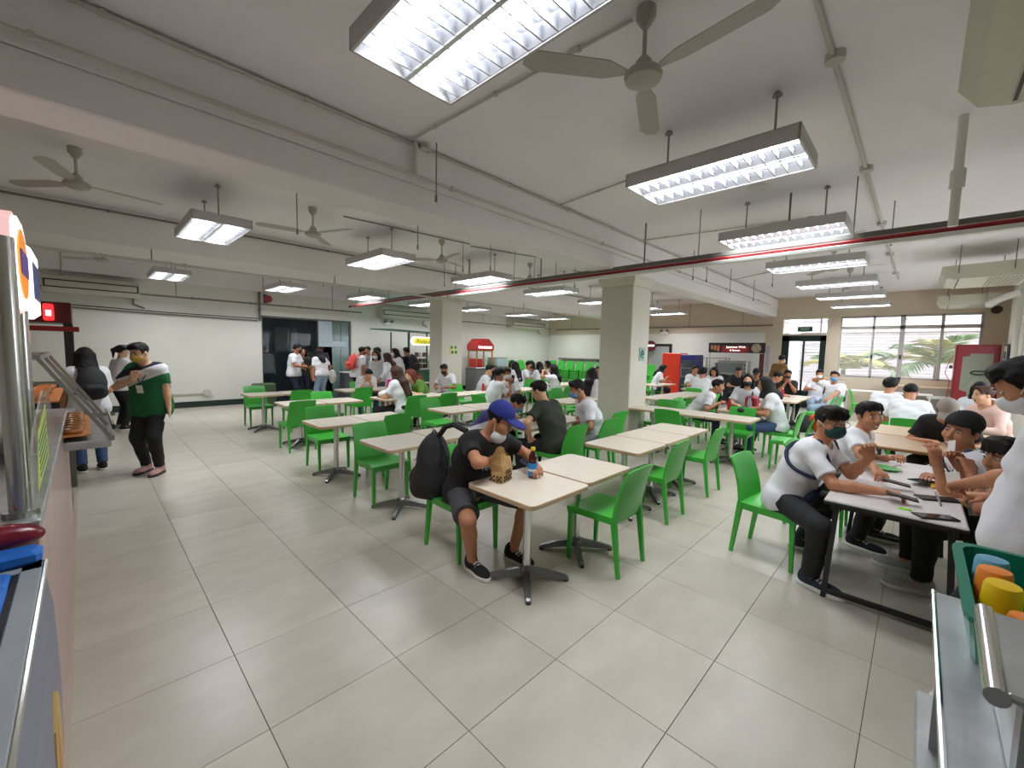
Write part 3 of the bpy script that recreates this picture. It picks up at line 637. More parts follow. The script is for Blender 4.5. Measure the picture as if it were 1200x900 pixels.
for x, y, l in (
    (2.14,1.90,'cream square table with the paper bag and brown bottle, nearest of all'), (2.78,1.93,'cream square table joined to the right of the one with the paper bag'),
    (2.20,3.68,'cream square table behind the man in the blue cap, left of its pair'), (2.83,3.74,'cream square table partly hidden by the blue cap, right of its pair'),
    (3.86,2.11,'cream table at the left end of the row of three before the nearer column'), (4.49,2.12,'cream table in the middle of the row of three before the nearer column'), (5.12,2.13,'cream table at the right end of the row of three before the nearer column'),
    (3.94,3.55,'cream table where the bent boy in stripes and the boy in dark green sit'), (4.60,3.58,'cream table in front of the boy with the light blue mask'),
    (2.17,5.18,'empty cream table, second row back on the left, left of its pair'), (2.80,5.19,'empty cream table, second row back on the left, right of its pair'),
    (4.00,5.14,'empty cream table below the red-haired girl, left of its pair'), (4.64,5.15,'empty cream table below the red-haired girl, right of its pair'),
    (2.45,7.25,'empty cream table, third row back on the left, left of its pair'), (3.08,7.22,'empty cream table, third row back on the left, right of its pair'),
    (2.36,8.95,'cream table at the far left nearest the glass partition, left of its pair'), (2.99,8.94,'cream table at the far left nearest the glass partition, right of its pair'),
    (4.02,7.05,'cream table with the white bag beside the girl with long brown hair'), (4.86,7.1,'cream table between the brown-haired and the red-haired girls'),
    (4.10,8.85,'cream table of the boy leaning over his phone, left of its pair'), (4.73,8.85,'cream table of the boy leaning over his phone, right of its pair'),
    (6.77,1.95,'cream table at the near end of the row beside the nearer column'), (6.77,2.575,'middle cream table of the row beside the nearer column'), (6.77,3.20,'cream table touching the nearer column'),
    (8.4,3.92,'cream table behind the nearer column, left end of its row'), (9.03,3.9,'cream table behind the nearer column, second in its row'), (9.66,3.88,'cream table behind the nearer column, third in its row'), (10.28,3.86,'cream table behind the nearer column, right end of its row'),
    (7.82,2.12,'cream table of the girl in the black mask and the bending boy'),
    (11.6,4.3,'cream table of the boy raising his hand beside the food counter'), (12.23,4.3,'cream table with sauce bottles right of the boy raising his hand'),
    (11.9,5.7,'cream table with a bottle of water, left of its pair by the red fridge'), (12.55,5.68,'cream table right of its pair by the red fridge'),
    (10.4,2.05,'cream table left of the group by the glazed door'), (11.03,2.05,'cream table in the middle of the group by the glazed door'), (11.66,2.05,'cream table right of the group by the glazed door'),
    (5.45,6.9,'cream table of the girl and boy holding a phone'), (6.08,6.9,'cream table of the boy in white beside the farther column'), (7.0,6.9,'cream table left of the girl lifting her phone with both hands'), (7.63,6.9,'cream table behind the boy and girl with the phone'),
    (6.35,4.75,'cream table behind the boy with the light blue mask, left of its pair'), (6.98,4.75,'cream table behind the boy with the light blue mask, right of its pair'),
    (8.3,5.05,'cream table of the long-haired girl beside the nearer column'), (9.4,7.35,'empty cream table in front of the far stacked chairs, left of its pair'), (10.03,7.35,'empty cream table in front of the far stacked chairs, right of its pair'),
    (9.3,9.2,'cream table of the far group of girls in white, left of its pair'), (9.93,9.2,'cream table of the far group of girls in white, right of its pair'), (6.4,9.9,'cream table behind the farther column')):
    place(TP, used_t, x, y, 0, l, G_T)
N, S_, E_, W_ = 0.0, PI, -PI/2, PI/2
for x, y, a, l in (
    (2.82,1.69,N,'empty green chair nearest the camera, right of the table with the bottle'), (2.12,2.60,S_,'green chair the man in the blue cap sits on'),
    (4.02,1.86,N,'green chair second from the camera along the aisle'), (5.12,1.87,N,'green chair at the aisle end of the row of three tables'),
    (2.19,4.07,S_,'green chair turned to us left of the man with the black backpack'), (2.77,4.98,N,'green chair seen from behind left of the black backpack'),
    (3.95,3.03,N,'green chair behind the boy in the dark green shirt'), (4.67,3.03,N,'green chair under the boy with the light blue mask'), (5.34,3.28,N,'green chair between the boy with the blue mask and the nearer column'),
    (2.26,5.66,S_,'light green chair behind the second-row left table'), (2.31,6.98,N,'dark looking green chair in front of the third-row left table'),
    (3.04,7.62,S_,'green chair behind the third-row left table, right one'), (2.86,8.62,N,'green chair before the far left table, seen from behind'),
    (2.40,9.42,S_,'green chair at the far left table nearest the wall'), (4.05,8.52,N,'green chair seen from behind before the boy leaning over his phone'),
    (4.12,6.64,N,'green chair the girl with long brown hair sits on'), (4.85,6.67,N,'green chair seen from behind below the red-haired girl'),
    (4.07,5.64,S_,'green chair turned to us below the red-haired girl'), (5.28,5.66,S_,'green chair turned to us in front of the girl with the phone'), (4.66,4.80,N,'green chair seen from behind above the blue cap'),
    (6.2,7.66,S_,'green chair right of the red-haired girl by the farther column'), (5.02,7.62,S_,'green chair the red-haired girl sits on'),
    (6.37,2.67,E_,'dark looking green chair before the row beside the nearer column'), (7.15,3.24,W_,'green chair behind the row beside the nearer column, half hidden'), (7.14,1.99,W_,'green chair behind the near end of the row beside the column'),
    (7.05,1.25,N,'green chair with the orange cloth on its back'), (7.75,1.5,N,'green chair the girl in the black headscarf sits on'), (11.0,1.5,N,'green chair at the aisle before the masked boys by the door'), (11.65,1.42,N,'green chair of the boy with the dark strap by the window'),
    (3.88,0.76,S_-0.12,'green chair of the boy in glasses and dark green mask'), (4.92,0.60,S_,'green chair of the smiling boy in the near right group'), (4.32,-0.6,N,'green chair of the boy with the black headband'), (3.72,-0.82,N,'green chair of the boy half hidden at the right edge'),
    (8.32,0.05,E_,'green chair behind the broad back in white at the brown table'), (7.05,-0.75,N,'green chair behind the girl in the pink hoodie'), (9.6,0.45,E_,'green chair under the boy in white left of the broad back'),
    (8.8,3.36,N,'green chair before the row behind the nearer column'), (9.45,3.34,N,'green chair second before the row behind the nearer column'), (8.6,4.4,S_,'green chair behind the row behind the nearer column'), (10.85,3.98,E_,'green chair beside the boy raising his hand'), (13.1,6.3,S_,'green chair of the girl eating by the red fridge'), (12.5,5.15,N,'green chair before the table by the red fridge'),
    (8.0,3.0,S_,'green chair under the bending boy in white'), (8.75,2.3,W_,'green chair of the girl in the black mask'), (5.35,5.82,E_,'green chair under the girl holding up a phone'), (6.3,6.2,S_,'green chair under the boy looking at the phone'), (6.05,4.3,N,'green chair behind the boy with the light blue mask'), (7.0,5.3,S_,'green chair left of the long-haired girl by the column'), (7.5,5.6,S_,'green chair beside the table behind the boy in dark green'),
    (8.2,6.3,N,'green chair seen from behind under the girl lifting her phone'), (8.75,6.4,N,'green chair right of the girl lifting her phone'), (9.9,8.5,N,'green chair before the far group of girls'), (10.6,7.4,W_,'green chair at the end of the far empty tables'), (9.2,8.5,N,'second green chair before the far group of girls'), (14.2,1.0,S_,'green chair at the white bench below the window'), (4.6,9.45,S_,'green chair of the boy leaning over his phone')):
    place(CP, used_c, x, y, a, l, G_C)
# stacked chairs by the far corner
G_S = 'stacked green chairs in the far corner'
def stack(x, y, rz, n, where):
    names = ['bottom', 'second', 'third', 'fourth', 'fifth', 'sixth']
    for k in range(n):
        nm = 'topmost' if k == n-1 else names[k]
        place(CP, used_c, x-0.0*k, y, rz, f'green chair, {nm} of the stack {where}', G_S, 0.10*k)
for k in range(6): stack(15.35, 12.5-0.52*k, PI/2, 5, ['in the very corner of the hall','second from the far corner','third from the far corner','fourth from the far corner','fifth from the far corner','sixth from the far corner'][k])
for k in range(5): stack(14.5-0.62*k, 12.72, PI, 5, ['along the back wall next to the corner','second along the back wall','third along the back wall','fourth along the back wall','fifth along the back wall'][k])
stack(14.9, 7.35, PI/2, 5, 'right of the nearer column by the dark doorway'); stack(14.5, 6.95, PI/2, 3, 'just left of the red fridge')

# white folding table of the near right group and the brown tables behind it
M_wtop = mat('white_laminate', lin(222,216,216), 0.3)
t = thing('folding_table', 'white folding table on black legs in the near right group', 'table', (4.18, 0.06, 0))
L, Wd, H = 0.86, 0.32, 0.72
MB().cbox(-L, L, -Wd, Wd, H-0.03, H, 0.008).obj('tabletop', M_wtop, t)
MB().cbox(-L-0.004, L+0.004, -Wd-0.004, Wd+0.004, H-0.034, H-0.012, 0.006).obj('edge_band', M_black, t)
MB().box(-L+0.06, L-0.06, Wd-0.05, Wd-0.03, H-0.085, H-0.03).obj('apron', M_black, t); MB().box(-L+0.06, L-0.06, -Wd+0.03, -Wd+0.05, H-0.085, H-0.03).obj('apron', M_black, t)
for sx in (-1, 1):
    x = sx*(L-0.10)
    MB().box(x-0.015, x+0.015, -Wd+0.03, Wd-0.03, H-0.075, H-0.03).obj('apron', M_black, t)
    for sy in (-1, 1): MB().bar((x, sy*(Wd-0.06), H-0.03), (x-sx*0.05, sy*(Wd-0.02), 0), 0.03, 0.03, (0,1,0)).obj('leg', M_black, t)
    MB().bar((x-sx*0.05, -Wd+0.02, 0.05), (x-sx*0.05, Wd-0.02, 0.05), 0.03, 0.03).obj('stretcher', M_black, t)
for k, sx in enumerate((-1, 1)): MB().box(-L+0.10+0.001*k, -L+0.106, sx*0.1-0.02, sx*0.1+0.02, 0.46, 0.50) if False else None
M_btop = mat('brown_wood_top', lin(188,160,130), 0.35, noise=0.08, nscale=8, stretch=(1,6,1)); M_bedge = mat('wood_edge', lin(150,104,66), 0.45)
for x, y, l in ((6.35,0.04,'brown topped table behind the near right group, left half'), (6.35,-0.62,'brown topped table behind the near right group, right half'), (7.35,0.05,'brown topped table before the broad back in white, left half'), (7.35,-0.6,'brown topped table before the girl in the pink hoodie')):
    t = thing('brown_table', l, 'table', (x, y, 0), 0, 'brown tables behind the near right group')
    MB().cbox(-0.48,0.48,-0.32,0.32,0.675,0.705,0.006).obj('tabletop', M_btop, t); MB().cbox(-0.485,0.485,-0.325,0.325,0.672,0.698,0.004).obj('edge_band', M_bedge, t)
    for sx in (-1,1):
        for sy in (-1,1): MB().bar((sx*0.42,sy*0.26,0.675),(sx*0.42,sy*0.26,0),0.03,0.03).obj('leg', M_black, t)
        MB().bar((sx*0.42,-0.26,0.12),(sx*0.42,0.26,0.12),0.025,0.025).obj('stretcher', M_black, t)
t = thing('bench_table', 'long white table below the window', 'table', (15.2, 0.6, 0))
MB().cbox(-0.3,0.3,-0.9,0.9,0.70,0.73,0.006).obj('tabletop', M_wtop, t)
for sx in (-1,1):
    for sy in (-1,1): MB().bar((sx*0.25,sy*0.85,0.7),(sx*0.25,sy*0.85,0),0.035,0.035).obj('leg', M_white, t)
t = thing('side_counter', 'low wooden counter under the window with a white shelf', 'counter', (15.85, -0.3, 0))
MB().cbox(-0.28,0.28,-0.9,0.9,0.86,0.90,0.006).obj('top', M_btop, t); MB().box(-0.25,0.27,-0.88,0.88,0.1,0.86).obj('body', mat('counter_grey', lin(150,142,130),0.5), t); MB().box(-0.28,-0.25,-0.6,0.1,0.6,0.68).obj('shelf', M_white, t)
t = thing('white_cabinet', 'pale grey steel cabinet under the left end of the window', 'cabinet', (15.8, 1.9, 0))
MB().cbox(-0.3,0.3,-0.35,0.35,0.0,0.92,0.01).obj('body', mat('pale_grey_steel', lin(176,174,170),0.4), t); MB().cbox(-0.31,-0.3,-0.33,-0.01,0.1,0.88,0.003).obj('door', MATS['pale_grey_steel'], t); MB().cbox(-0.31,-0.3,0.01,0.33,0.1,0.88,0.003).obj('door', MATS['pale_grey_steel'], t)
# ------------------------------------------------------------------ people: one smooth-blended body per person, clothes, hair and shoes as children
V3 = lambda *a: np.array(a, float)
def unit(v): return v/(np.linalg.norm(v)+1e-12)
class Field:
    def __init__(s, lo, hi, cell):
        s.c = cell; s.lo = np.array(lo, float); s.n = np.ceil((np.array(hi)-s.lo)/cell).astype(int)+1
        s.ax = [s.lo[i]+cell*np.arange(s.n[i]) for i in range(3)]
        s.d = np.full(s.n, 0.25, np.float32)
    def _sl(s, lo, hi):
        a = np.maximum(0, np.floor((lo-s.lo)/s.c).astype(int)); b = np.minimum(s.n, np.ceil((hi-s.lo)/s.c).astype(int)+1)
        return a, b, all(b > a)
    def grid(s, a, b):
        return (s.ax[0][a[0]:b[0]][:, None, None], s.ax[1][a[1]:b[1]][None, :, None], s.ax[2][a[2]:b[2]][None, None, :])
    def put(s, fn, lo, hi, k, mode='u'):
        m = k+3*s.c+0.01; a, b, ok = s._sl(np.array(lo)-m, np.array(hi)+m)
        if not ok: return
        X, Y, Z = s.grid(a, b); q = fn(X, Y, Z)
        D = s.d[a[0]:b[0], a[1]:b[1], a[2]:b[2]]
        if mode == 'u':
            h = np.maximum(k-np.abs(D-q), 0)/max(k, 1e-6); r = np.minimum(D, q)-h*h*k*0.25
        else:
            q = -q; h = np.maximum(k-np.abs(D-q), 0)/max(k, 1e-6); r = np.maximum(D, q)+h*h*k*0.25
        s.d[a[0]:b[0], a[1]:b[1], a[2]:b[2]] = r
    def cap(s, p, q, ra, rb=None, k=0.02, mode='u', clip=()):
        rb = ra if rb is None else rb; p = np.array(p, float); q = np.array(q, float); e = q-p; L2 = max(e@e, 1e-9)
        def fn(X, Y, Z):
            x, y, z = X-p[0], Y-p[1], Z-p[2]
            t = np.clip((x*e[0]+y*e[1]+z*e[2])/L2, 0, 1)
            d = np.sqrt((x-t*e[0])**2+(y-t*e[1])**2+(z-t*e[2])**2)-(ra+(rb-ra)*t)
            for c, nn in clip: d = np.maximum(d, (X-c[0])*nn[0]+(Y-c[1])*nn[1]+(Z-c[2])*nn[2])
            return d
        R = max(ra, rb); s.put(fn, np.minimum(p, q)-R, np.maximum(p, q)+R, k, mode)
    def ell(s, c, M, r, k=0.02, mode='u', clip=()):
        c = np.array(c, float); r = np.array(r, float)
        def fn(X, Y, Z):
            x, y, z = X-c[0], Y-c[1], Z-c[2]
            u = [(x*M[i][0]+y*M[i][1]+z*M[i][2]) for i in range(3)]
            k0 = np.sqrt(sum((u[i]/r[i])**2 for i in range(3))); k1 = np.sqrt(sum((u[i]/r[i]**2)**2 for i in range(3)))
            d = k0*(k0-1)/(k1+1e-9)
            for cc, nn in clip: d = np.maximum(d, (X-cc[0])*nn[0]+(Y-cc[1])*nn[1]+(Z-cc[2])*nn[2])
            return d
        R = max(r); s.put(fn, c-R, c+R, k, mode)
    def cut(s, p, n, k=0.0):      # keep the side n points away from
        X, Y, Z = s.grid((0,0,0), s.n); s.d = np.maximum(s.d, ((X-p[0])*n[0]+(Y-p[1])*n[1]+(Z-p[2])*n[2]).astype(np.float32))
    def ripple(s, amp, f, ph=0.0):
        X, Y, Z = s.grid((0,0,0), s.n)
        s.d = s.d+(amp*(np.sin(f*(X*0.7+Z*1.0)+ph+3*np.sin(9*Y))*np.sin(f*0.8*(Y*0.9-Z*0.6)+ph*2)+0.5*np.sin(f*1.9*(Z+0.5*Y-0.3*X)+ph))).astype(np.float32)
    def mesh(s, name, mats, fmat=None):
        d = s.d; neg = d < 0; nx, ny, nz = np.array(d.shape)-1
        cnt = np.zeros((nx, ny, nz), np.int8)
        for i in (0,1):
            for j in (0,1):
                for k in (0,1): cnt += neg[i:i+nx, j:j+ny, k:k+nz]
        act = (cnt > 0) & (cnt < 8); I = np.argwhere(act)
        if len(I) == 0: return None
        idx = np.full((nx, ny, nz), -1, np.int64); idx[tuple(I.T)] = np.arange(len(I))
        P = np.zeros((len(I), 3)); Cn = np.zeros(len(I))
        corners = [(i,j,k) for i in (0,1) for j in (0,1) for k in (0,1)]
        vals = {c: d[I[:,0]+c[0], I[:,1]+c[1], I[:,2]+c[2]] for c in corners}
        for a in corners:
            for ax in range(3):
                if a[ax]: continue
                b = list(a); b[ax] = 1; b = tuple(b); va, vb = vals[a], vals[b]; m = (va < 0) != (vb < 0)
                t = np.where(m, va/np.where(m, va-vb, 1), 0)
                q = np.array(a, float)[None, :].repeat(len(I), 0); q[:, ax] = t
                P += q*m[:, None]; Cn += m
        P = P/Cn[:, None]; co = (s.lo+(I+P)*s.c).astype(np.float32)
        quads = []
        for ax in range(3):
            u, v = (ax+1) % 3, (ax+2) % 3
            A = [slice(0, n) for n in d.shape]; B = list(A); A[ax] = slice(0, d.shape[ax]-1); B[ax] = slice(1, None)
            na, nb = neg[tuple(A)], neg[tuple(B)]; E = np.argwhere(na != nb)
            if len(E) == 0: continue
            E = E[(E[:, u] > 0) & (E[:, v] > 0) & (E[:, u] < d.shape[u]-1) & (E[:, v] < d.shape[v]-1)]
            fl = na[tuple(E.T)]
            def cell(du, dv):
                q = E.copy(); q[:, u] -= du; q[:, v] -= dv; return idx[tuple(q.T)]
            Q = np.stack([cell(1,1), cell(0,1), cell(0,0), cell(1,0)], 1); Q[~fl] = Q[~fl][:, ::-1]
            quads.append(Q)
        Q = np.concatenate(quads); Q = Q[(Q >= 0).all(1)]
        me = bpy.data.meshes.new(name); me.vertices.add(len(co)); me.vertices.foreach_set('co', co.ravel())
        me.loops.add(len(Q)*4); me.loops.foreach_set('vertex_index', Q.ravel().astype(np.int32))
        me.polygons.add(len(Q)); me.polygons.foreach_set('loop_start', np.arange(len(Q), dtype=np.int32)*4)
        try: me.polygons.foreach_set('loop_total', np.full(len(Q), 4, np.int32))
        except Exception: pass
        for m in mats: me.materials.append(m)
        me.update(calc_edges=True)
        me.polygons.foreach_set('use_smooth', np.ones(len(Q), bool))
        if fmat is not None:
            me.polygons.foreach_set('material_index', fmat(co[Q].mean(1)).astype(np.int32))
        return me

SKIN = {'light': lin(214,166,132), 'tan': lin(186,128,94), 'brown': lin(158,102,72), 'pale': lin(226,186,158)}
def M_skin(k): return mat('skin_'+k, SKIN[k], 0.5, noise=0.05, nscale=20)
M_hair = mat('black_hair', (0.008,0.006,0.006), 0.62, spec=0.25, bump=0.35, bscale=40, stretch=(6,6,1))
M_hairb = mat('brown_hair', (0.05,0.02,0.012), 0.6, spec=0.25, bump=0.35, bscale=40, stretch=(6,6,1))
M_hairr = mat('auburn_hair', (0.15,0.033,0.017), 0.6, spec=0.25, bump=0.35, bscale=40, stretch=(6,6,1))
def cloth(name, rgb): return mat('cloth_'+name, rgb, 0.85, bump=0.12, bscale=55, noise=0.03, nscale=12)
C_WHITE = cloth('white', lin(226,226,232)); C_BLACK = cloth('black', (0.012,0.012,0.014)); C_NAVY = cloth('navy', (0.02,0.028,0.06)); C_JEAN = cloth('jeans', (0.05,0.09,0.2)); C_LJEAN = cloth('light_jeans', lin(150,170,196))
M_eye = mat('eye_white', (0.52,0.48,0.45), 0.25); M_iris = mat('iris_dark', (0.015,0.008,0.006), 0.2); M_lip = mat('lip', lin(170,96,84), 0.45); M_teeth = mat('teeth', (0.8,0.78,0.72), 0.3)
M_sole = mat('shoe_sole', (0.7,0.7,0.68), 0.6)

def ik(S, T, l1, l2, pole):
    d = T-S; L = np.linalg.norm(d); u = d/L
    if L > (l1+l2)*0.998: T = S+u*(l1+l2)*0.998; L = (l1+l2)*0.998
    a = (l1*l1-l2*l2+L*L)/(2*L); h = math.sqrt(max(l1*l1-a*a, 0))
    p = np.array(pole, float); p = unit(p-u*(p@u)); return S+u*a+p*h, T
def rot(axis, deg):
    return np.array(Matrix.Rotation(math.radians(deg), 3, Vector(axis)))

SHOE = {}
def shoe_mesh(kind):
    if kind in SHOE: return SHOE[kind]
    F = Field((-0.07,-0.11,-0.01),(0.07,0.21,0.13),0.007)
    F.ell((0,-0.03,0.055), np.eye(3), (0.042,0.07,0.06), 0.03); F.ell((0,0.09,0.038), np.eye(3), (0.046,0.095,0.042), 0.04); F.cap((0,-0.035,0.06),(0,-0.045,0.10),0.038,0.036,0.03)
    F.cut((0,0,0.022),(0,0,-1)); up = F.mesh('shoe', [C_BLACK])
    F = Field((-0.07,-0.13,-0.02),(0.07,0.22,0.06),0.007)
    F.ell((0,-0.035,0.012), np.eye(3), (0.047,0.075,0.05), 0.03); F.ell((0,0.09,0.012), np.eye(3), (0.051,0.105,0.05), 0.05)
    F.cut((0,0,0.0),(0,0,-1)); F.cut((0,0,0.031),(0,0,1)); so = F.mesh('sole', [M_sole])
    la = MB()
    for k in range(4):
        y = 0.03+0.022*k; z = 0.092-0.010*k; la.tube([(-0.03,y,z-0.014),(0,y+0.008,z),(0.03,y,z-0.014)],0.004,4); la.tube([(0.03,y+0.008,z-0.016),(0,y+0.012,z-0.001),(-0.03,y+0.008,z-0.016)],0.004,4)
    SHOE[kind] = (up, so, la.mesh('laces', [M_white])); return SHOE[kind]

EYES = {}
def face_bits():
    if EYES: return EYES
    EYES['eye'] = MB().sphere((0,0,0), 0.0125, 10, 0, (1.2,0.65,0.50)).sphere((0,0.006,0), 0.0060, 8, 1, (1,0.7,1)).mesh('eye', [M_eye, M_iris], True)
    EYES['brow'] = MB().tube([(-0.02,0.0,-0.002),(-0.005,0.004,0.003),(0.012,0.004,0.003),(0.022,0.0,-0.002)], [0.002,0.0038,0.0038,0.002], 5).mesh('eyebrow', [M_hair])
    EYES['smile'] = MB().add([(-0.024,0.0,0.006),(-0.012,0.006,-0.002),(0,0.008,-0.004),(0.012,0.006,-0.002),(0.024,0.0,0.006),(0.012,0.006,-0.010),(0,0.007,-0.014),(-0.012,0.006,-0.010)],[(0,1,7),(1,2,6,7),(2,3,5,6),(3,4,5)]).mesh('teeth', [M_teeth])
    g = MB()
    for sx in (-1, 1):
        g.tube([(sx*0.034+0.027*math.cos(a), 0.0, 0.020*math.sin(a)) for a in [2*PI*k/16 for k in range(17)]], 0.0017, 5)
        g.tube([(sx*0.061, 0, 0.006), (sx*0.078, -0.03, 0.006), (sx*0.080, -0.10, 0.0)], 0.0016, 4)
    g.tube([(-0.008,0,0.004),(0,0.004,0.008),(0.008,0,0.004)],0.0016,4)
    EYES['glasses'] = g.mesh('glasses', [M_black])
    return EYES

NPER = [0]
def person(label, x, y, face, sit=True, fine=False, cell=None, skin='tan', hair='short', hmat=None, shirt=C_WHITE, pants=C_BLACK, shoes=C_BLACK, sole=None, group=None,
           lean=12, bend=8, twist=0, side=0, hyaw=0, hpitch=10, hroll=0, L=None, R=None, Lp=None, Rp=None, curl=0.9, curlL=None, curlR=None, mask=None, glasses=False, fat=1.0, scale=1.0, sleeve=0.72, shorts=False, seat=0.44,
           feet=None, kneew=0.13, cap=None, smile=False, shirt_fmat=None, shirt_mats=None, z0=0.0, hem=None, Ldir=None, Rdir=None, chinmask=False, hood=False, tuck=False):
    """Builds one figure. Local frame: +Y is where the hips face, +X the figure's right. L, R: wrist targets (local)."""
    NPER[0] += 1
    def loc3(t):
        if t is None or t[0] != 'w': return t
        a = math.radians(face)-PI/2; dx, dy = (t[1]-x)/scale, (t[2]-y)/scale
        return (dx*math.cos(a)+dy*math.sin(a), -dx*math.sin(a)+dy*math.cos(a), (t[3]-z0)/scale)
    L, R = loc3(L), loc3(R)
    d = math.hypot(x, y)
    if cell is None: cell = 0.0065 if fine else min(0.018, max(0.0095, 0.0018*d))
    root = thing('person', label, 'person', (x, y, z0), math.radians(face)-PI/2, group)
    if scale != 1.0: root.scale = (scale,)*3
    hipz = (seat+0.085) if sit else 0.90
    Pv = V3(0, 0, hipz)
    a1, a2, a3 = math.radians(lean), math.radians(lean+bend), math.radians(lean*0.6+bend+hpitch*0.35)
    sd = math.sin(math.radians(side))
    W = Pv+V3(sd*0.14, math.sin(a1)*0.14, math.cos(a1)*0.14)
    Ch = W+V3(sd*0.16, math.sin(a1)*0.16, math.cos(a1)*0.16)
    Nk = Ch+V3(sd*0.2, math.sin(a2)*0.20, math.cos(a2)*0.20)
    tr = rot((0,0,1), -twist); right = tr @ V3(1,0,0); fw = tr @ V3(0,1,0)
    upT = unit(Nk-Ch); 
    right = unit(right-upT*(right@upT)*0.5); fwT = unit(np.cross(upT, right))
    Sh = {+1: Nk-upT*0.045+right*0.165, -1: Nk-upT*0.045-right*0.165}
    Hm = rot((0,0,1), -(hyaw)) @ rot((1,0,0), -hpitch) @ rot((0,1,0), hroll)
    hr, hf, hu = Hm @ V3(1,0,0), Hm @ V3(0,1,0), Hm @ V3(0,0,1)
    nb = Nk+V3(0, math.sin(a3)*0.055, math.cos(a3)*0.055)
    Hc = nb+hu*0.125+hf*0.025
    HM = np.stack([hr, hf, hu])
    HB = lambda a, b, c: Hc+hr*a+hf*b+hu*c
    # arms
    arms = {}
    for sg, tgt, pole in ((+1, R, Rp), (-1, L, Lp)):
        if tgt is None:
            tgt = (sg*0.13, 0.42, hipz+0.20) if sit else (sg*0.25, 0.06, hipz-0.10)
        if pole is None: pole = (sg*0.75, -0.55, -0.6)
        Wt = np.array(tgt, float); El, Wt = ik(Sh[sg], Wt, 0.275, 0.245, pole); arms[sg] = (El, Wt)
    # legs
    legs = {}
    for sg in (+1, -1):
        hp = Pv+V3(sg*0.085, 0.0, -0.01)
        if sit:
            f = (feet[0] if sg > 0 else feet[1]) if feet else (sg*(kneew+0.01), 0.40, 0.0)
            ank = V3(f[0], f[1], 0.085+f[2])
            kn, ank = ik(hp, ank, 0.43, 0.40, (sg*0.35, 0.5, 0.9)) if not feet else ik(hp, ank, 0.43, 0.40, (sg*(kneew-0.05)*4, 0.6, 0.9))
        else:
            f = (feet[0] if sg > 0 else feet[1]) if feet else (sg*0.10, 0.02, 0.0)
            ank = V3(f[0], f[1], 0.085+f[2]); kn, ank = ik(hp, ank, 0.43, 0.41, (sg*0.1, 1, 0))
        legs[sg] = (hp, kn, ank)
    pts = [Pv, Nk, HB(0,0,0.16), HB(0,0.16,0), HB(0,-0.14,0), HB(0.12,0,0), HB(-0.12,0,0)]+[p for a in arms.values() for p in a]+[p for l in legs.values() for p in l]+[a[1]+unit(a[1]-a[0])*0.2 for a in arms.values()]
    lo = np.min(pts, 0)-0.17; hi = np.max(pts, 0)+0.17; lo[2] = max(lo[2], -0.03)
    # ---------------- body
    def torso(F, off, k=0.07):
        for c, w_, r_ in ((Pv+V3(0,-0.01,0.0), 0.085, 0.115*fat), (W, 0.062, 0.108*fat), (Ch-upT*0.02+fwT*0.005*fat, 0.085, 0.112*(0.6+0.4*fat)), (Nk-upT*0.085, 0.105, 0.088)):
            F.cap(c-right*w_, c+right*w_, r_+off, None, k)
        F.cap(Sh[1]-right*0.03, Sh[-1]+right*0.03, 0.062+off, None, k)
        F.cap(Pv, Ch, 0.10*fat+off, 0.09+off, k)
    B = Field(lo, hi, cell)
    torso(B, 0.0)
    for sg in (+1, -1):
        El, Wt = arms[sg]; hp, kn, ank = legs[sg]
        B.cap(Sh[sg], El, 0.050*(0.6+0.4*fat), 0.037, 0.03); B.cap(El, El+(Wt-El)*0.35, 0.040, 0.038, 0.02); B.cap(El+(Wt-El)*0.3, Wt, 0.039, 0.026, 0.02)
        B.cap(hp, kn, 0.085*(0.5+0.5*fat), 0.056, 0.05); B.cap(kn, kn+(ank-kn)*0.35, 0.055, 0.055, 0.03); B.cap(kn+(ank-kn)*0.3, ank, 0.053, 0.036, 0.02)
        # hand
        dr = unit(Wt-El); hd = (Rdir if sg > 0 else Ldir)
        if hd is not None: dr = unit(np.array(hd, float))
        pn = V3(0,0,-1) if abs(dr[2]) < 0.75 else unit(V3(-sg*0.8, 0.5, 0))
        sdv = unit(np.cross(dr, pn)); pn = unit(np.cross(sdv, dr))
        inw = -sdv if (sdv@V3(-sg,0.15,0)) < 0 else sdv      # thumb side: towards the body's middle
        fr = 0.0088 if cell < 0.009 else 0.0105
        for o in (-0.028, -0.009, 0.010, 0.028): B.cap(Wt+dr*0.005+inw*o*0.6, Wt+dr*0.085+inw*o, 0.018, 0.013, 0.012)
        cu = curlR if sg > 0 else curlL
        cu = curl if cu is None else cu
        for o, ln in ((-0.031, 0.056), (-0.0105, 0.070), (0.0105, 0.076), (0.031, 0.066)):
            b0 = Wt+dr*0.085+inw*o; d1 = unit(dr*math.cos(cu*0.6)+pn*math.sin(cu*0.6)+inw*o*1.5); d2 = unit(dr*math.cos(cu*1.5)+pn*math.sin(cu*1.5))
            b1 = b0+d1*ln*0.52; B.cap(b0, b1, fr, fr*0.95, 0.006); B.cap(b1, b1+d2*ln*0.5, fr*0.95, fr*0.8, 0.004)
        t0 = Wt+dr*0.022+inw*0.022; t1 = t0+unit(dr*0.75+inw*0.75+pn*0.25)*0.042; t2 = t1+unit(dr*0.95+inw*0.2+pn*0.35)*0.036
        B.cap(t0, t1, 0.014, fr*1.1, 0.012); B.cap(t1, t2, fr*1.1, fr*0.85, 0.006)
        # bare ankle to foot (inside the shoe)
        B.cap(ank, ank+V3(0,0.07,-0.05), 0.034, 0.03, 0.02)
    B.cap(Nk-upT*0.03, HB(0,-0.018,-0.055), 0.058, 0.052, 0.03)
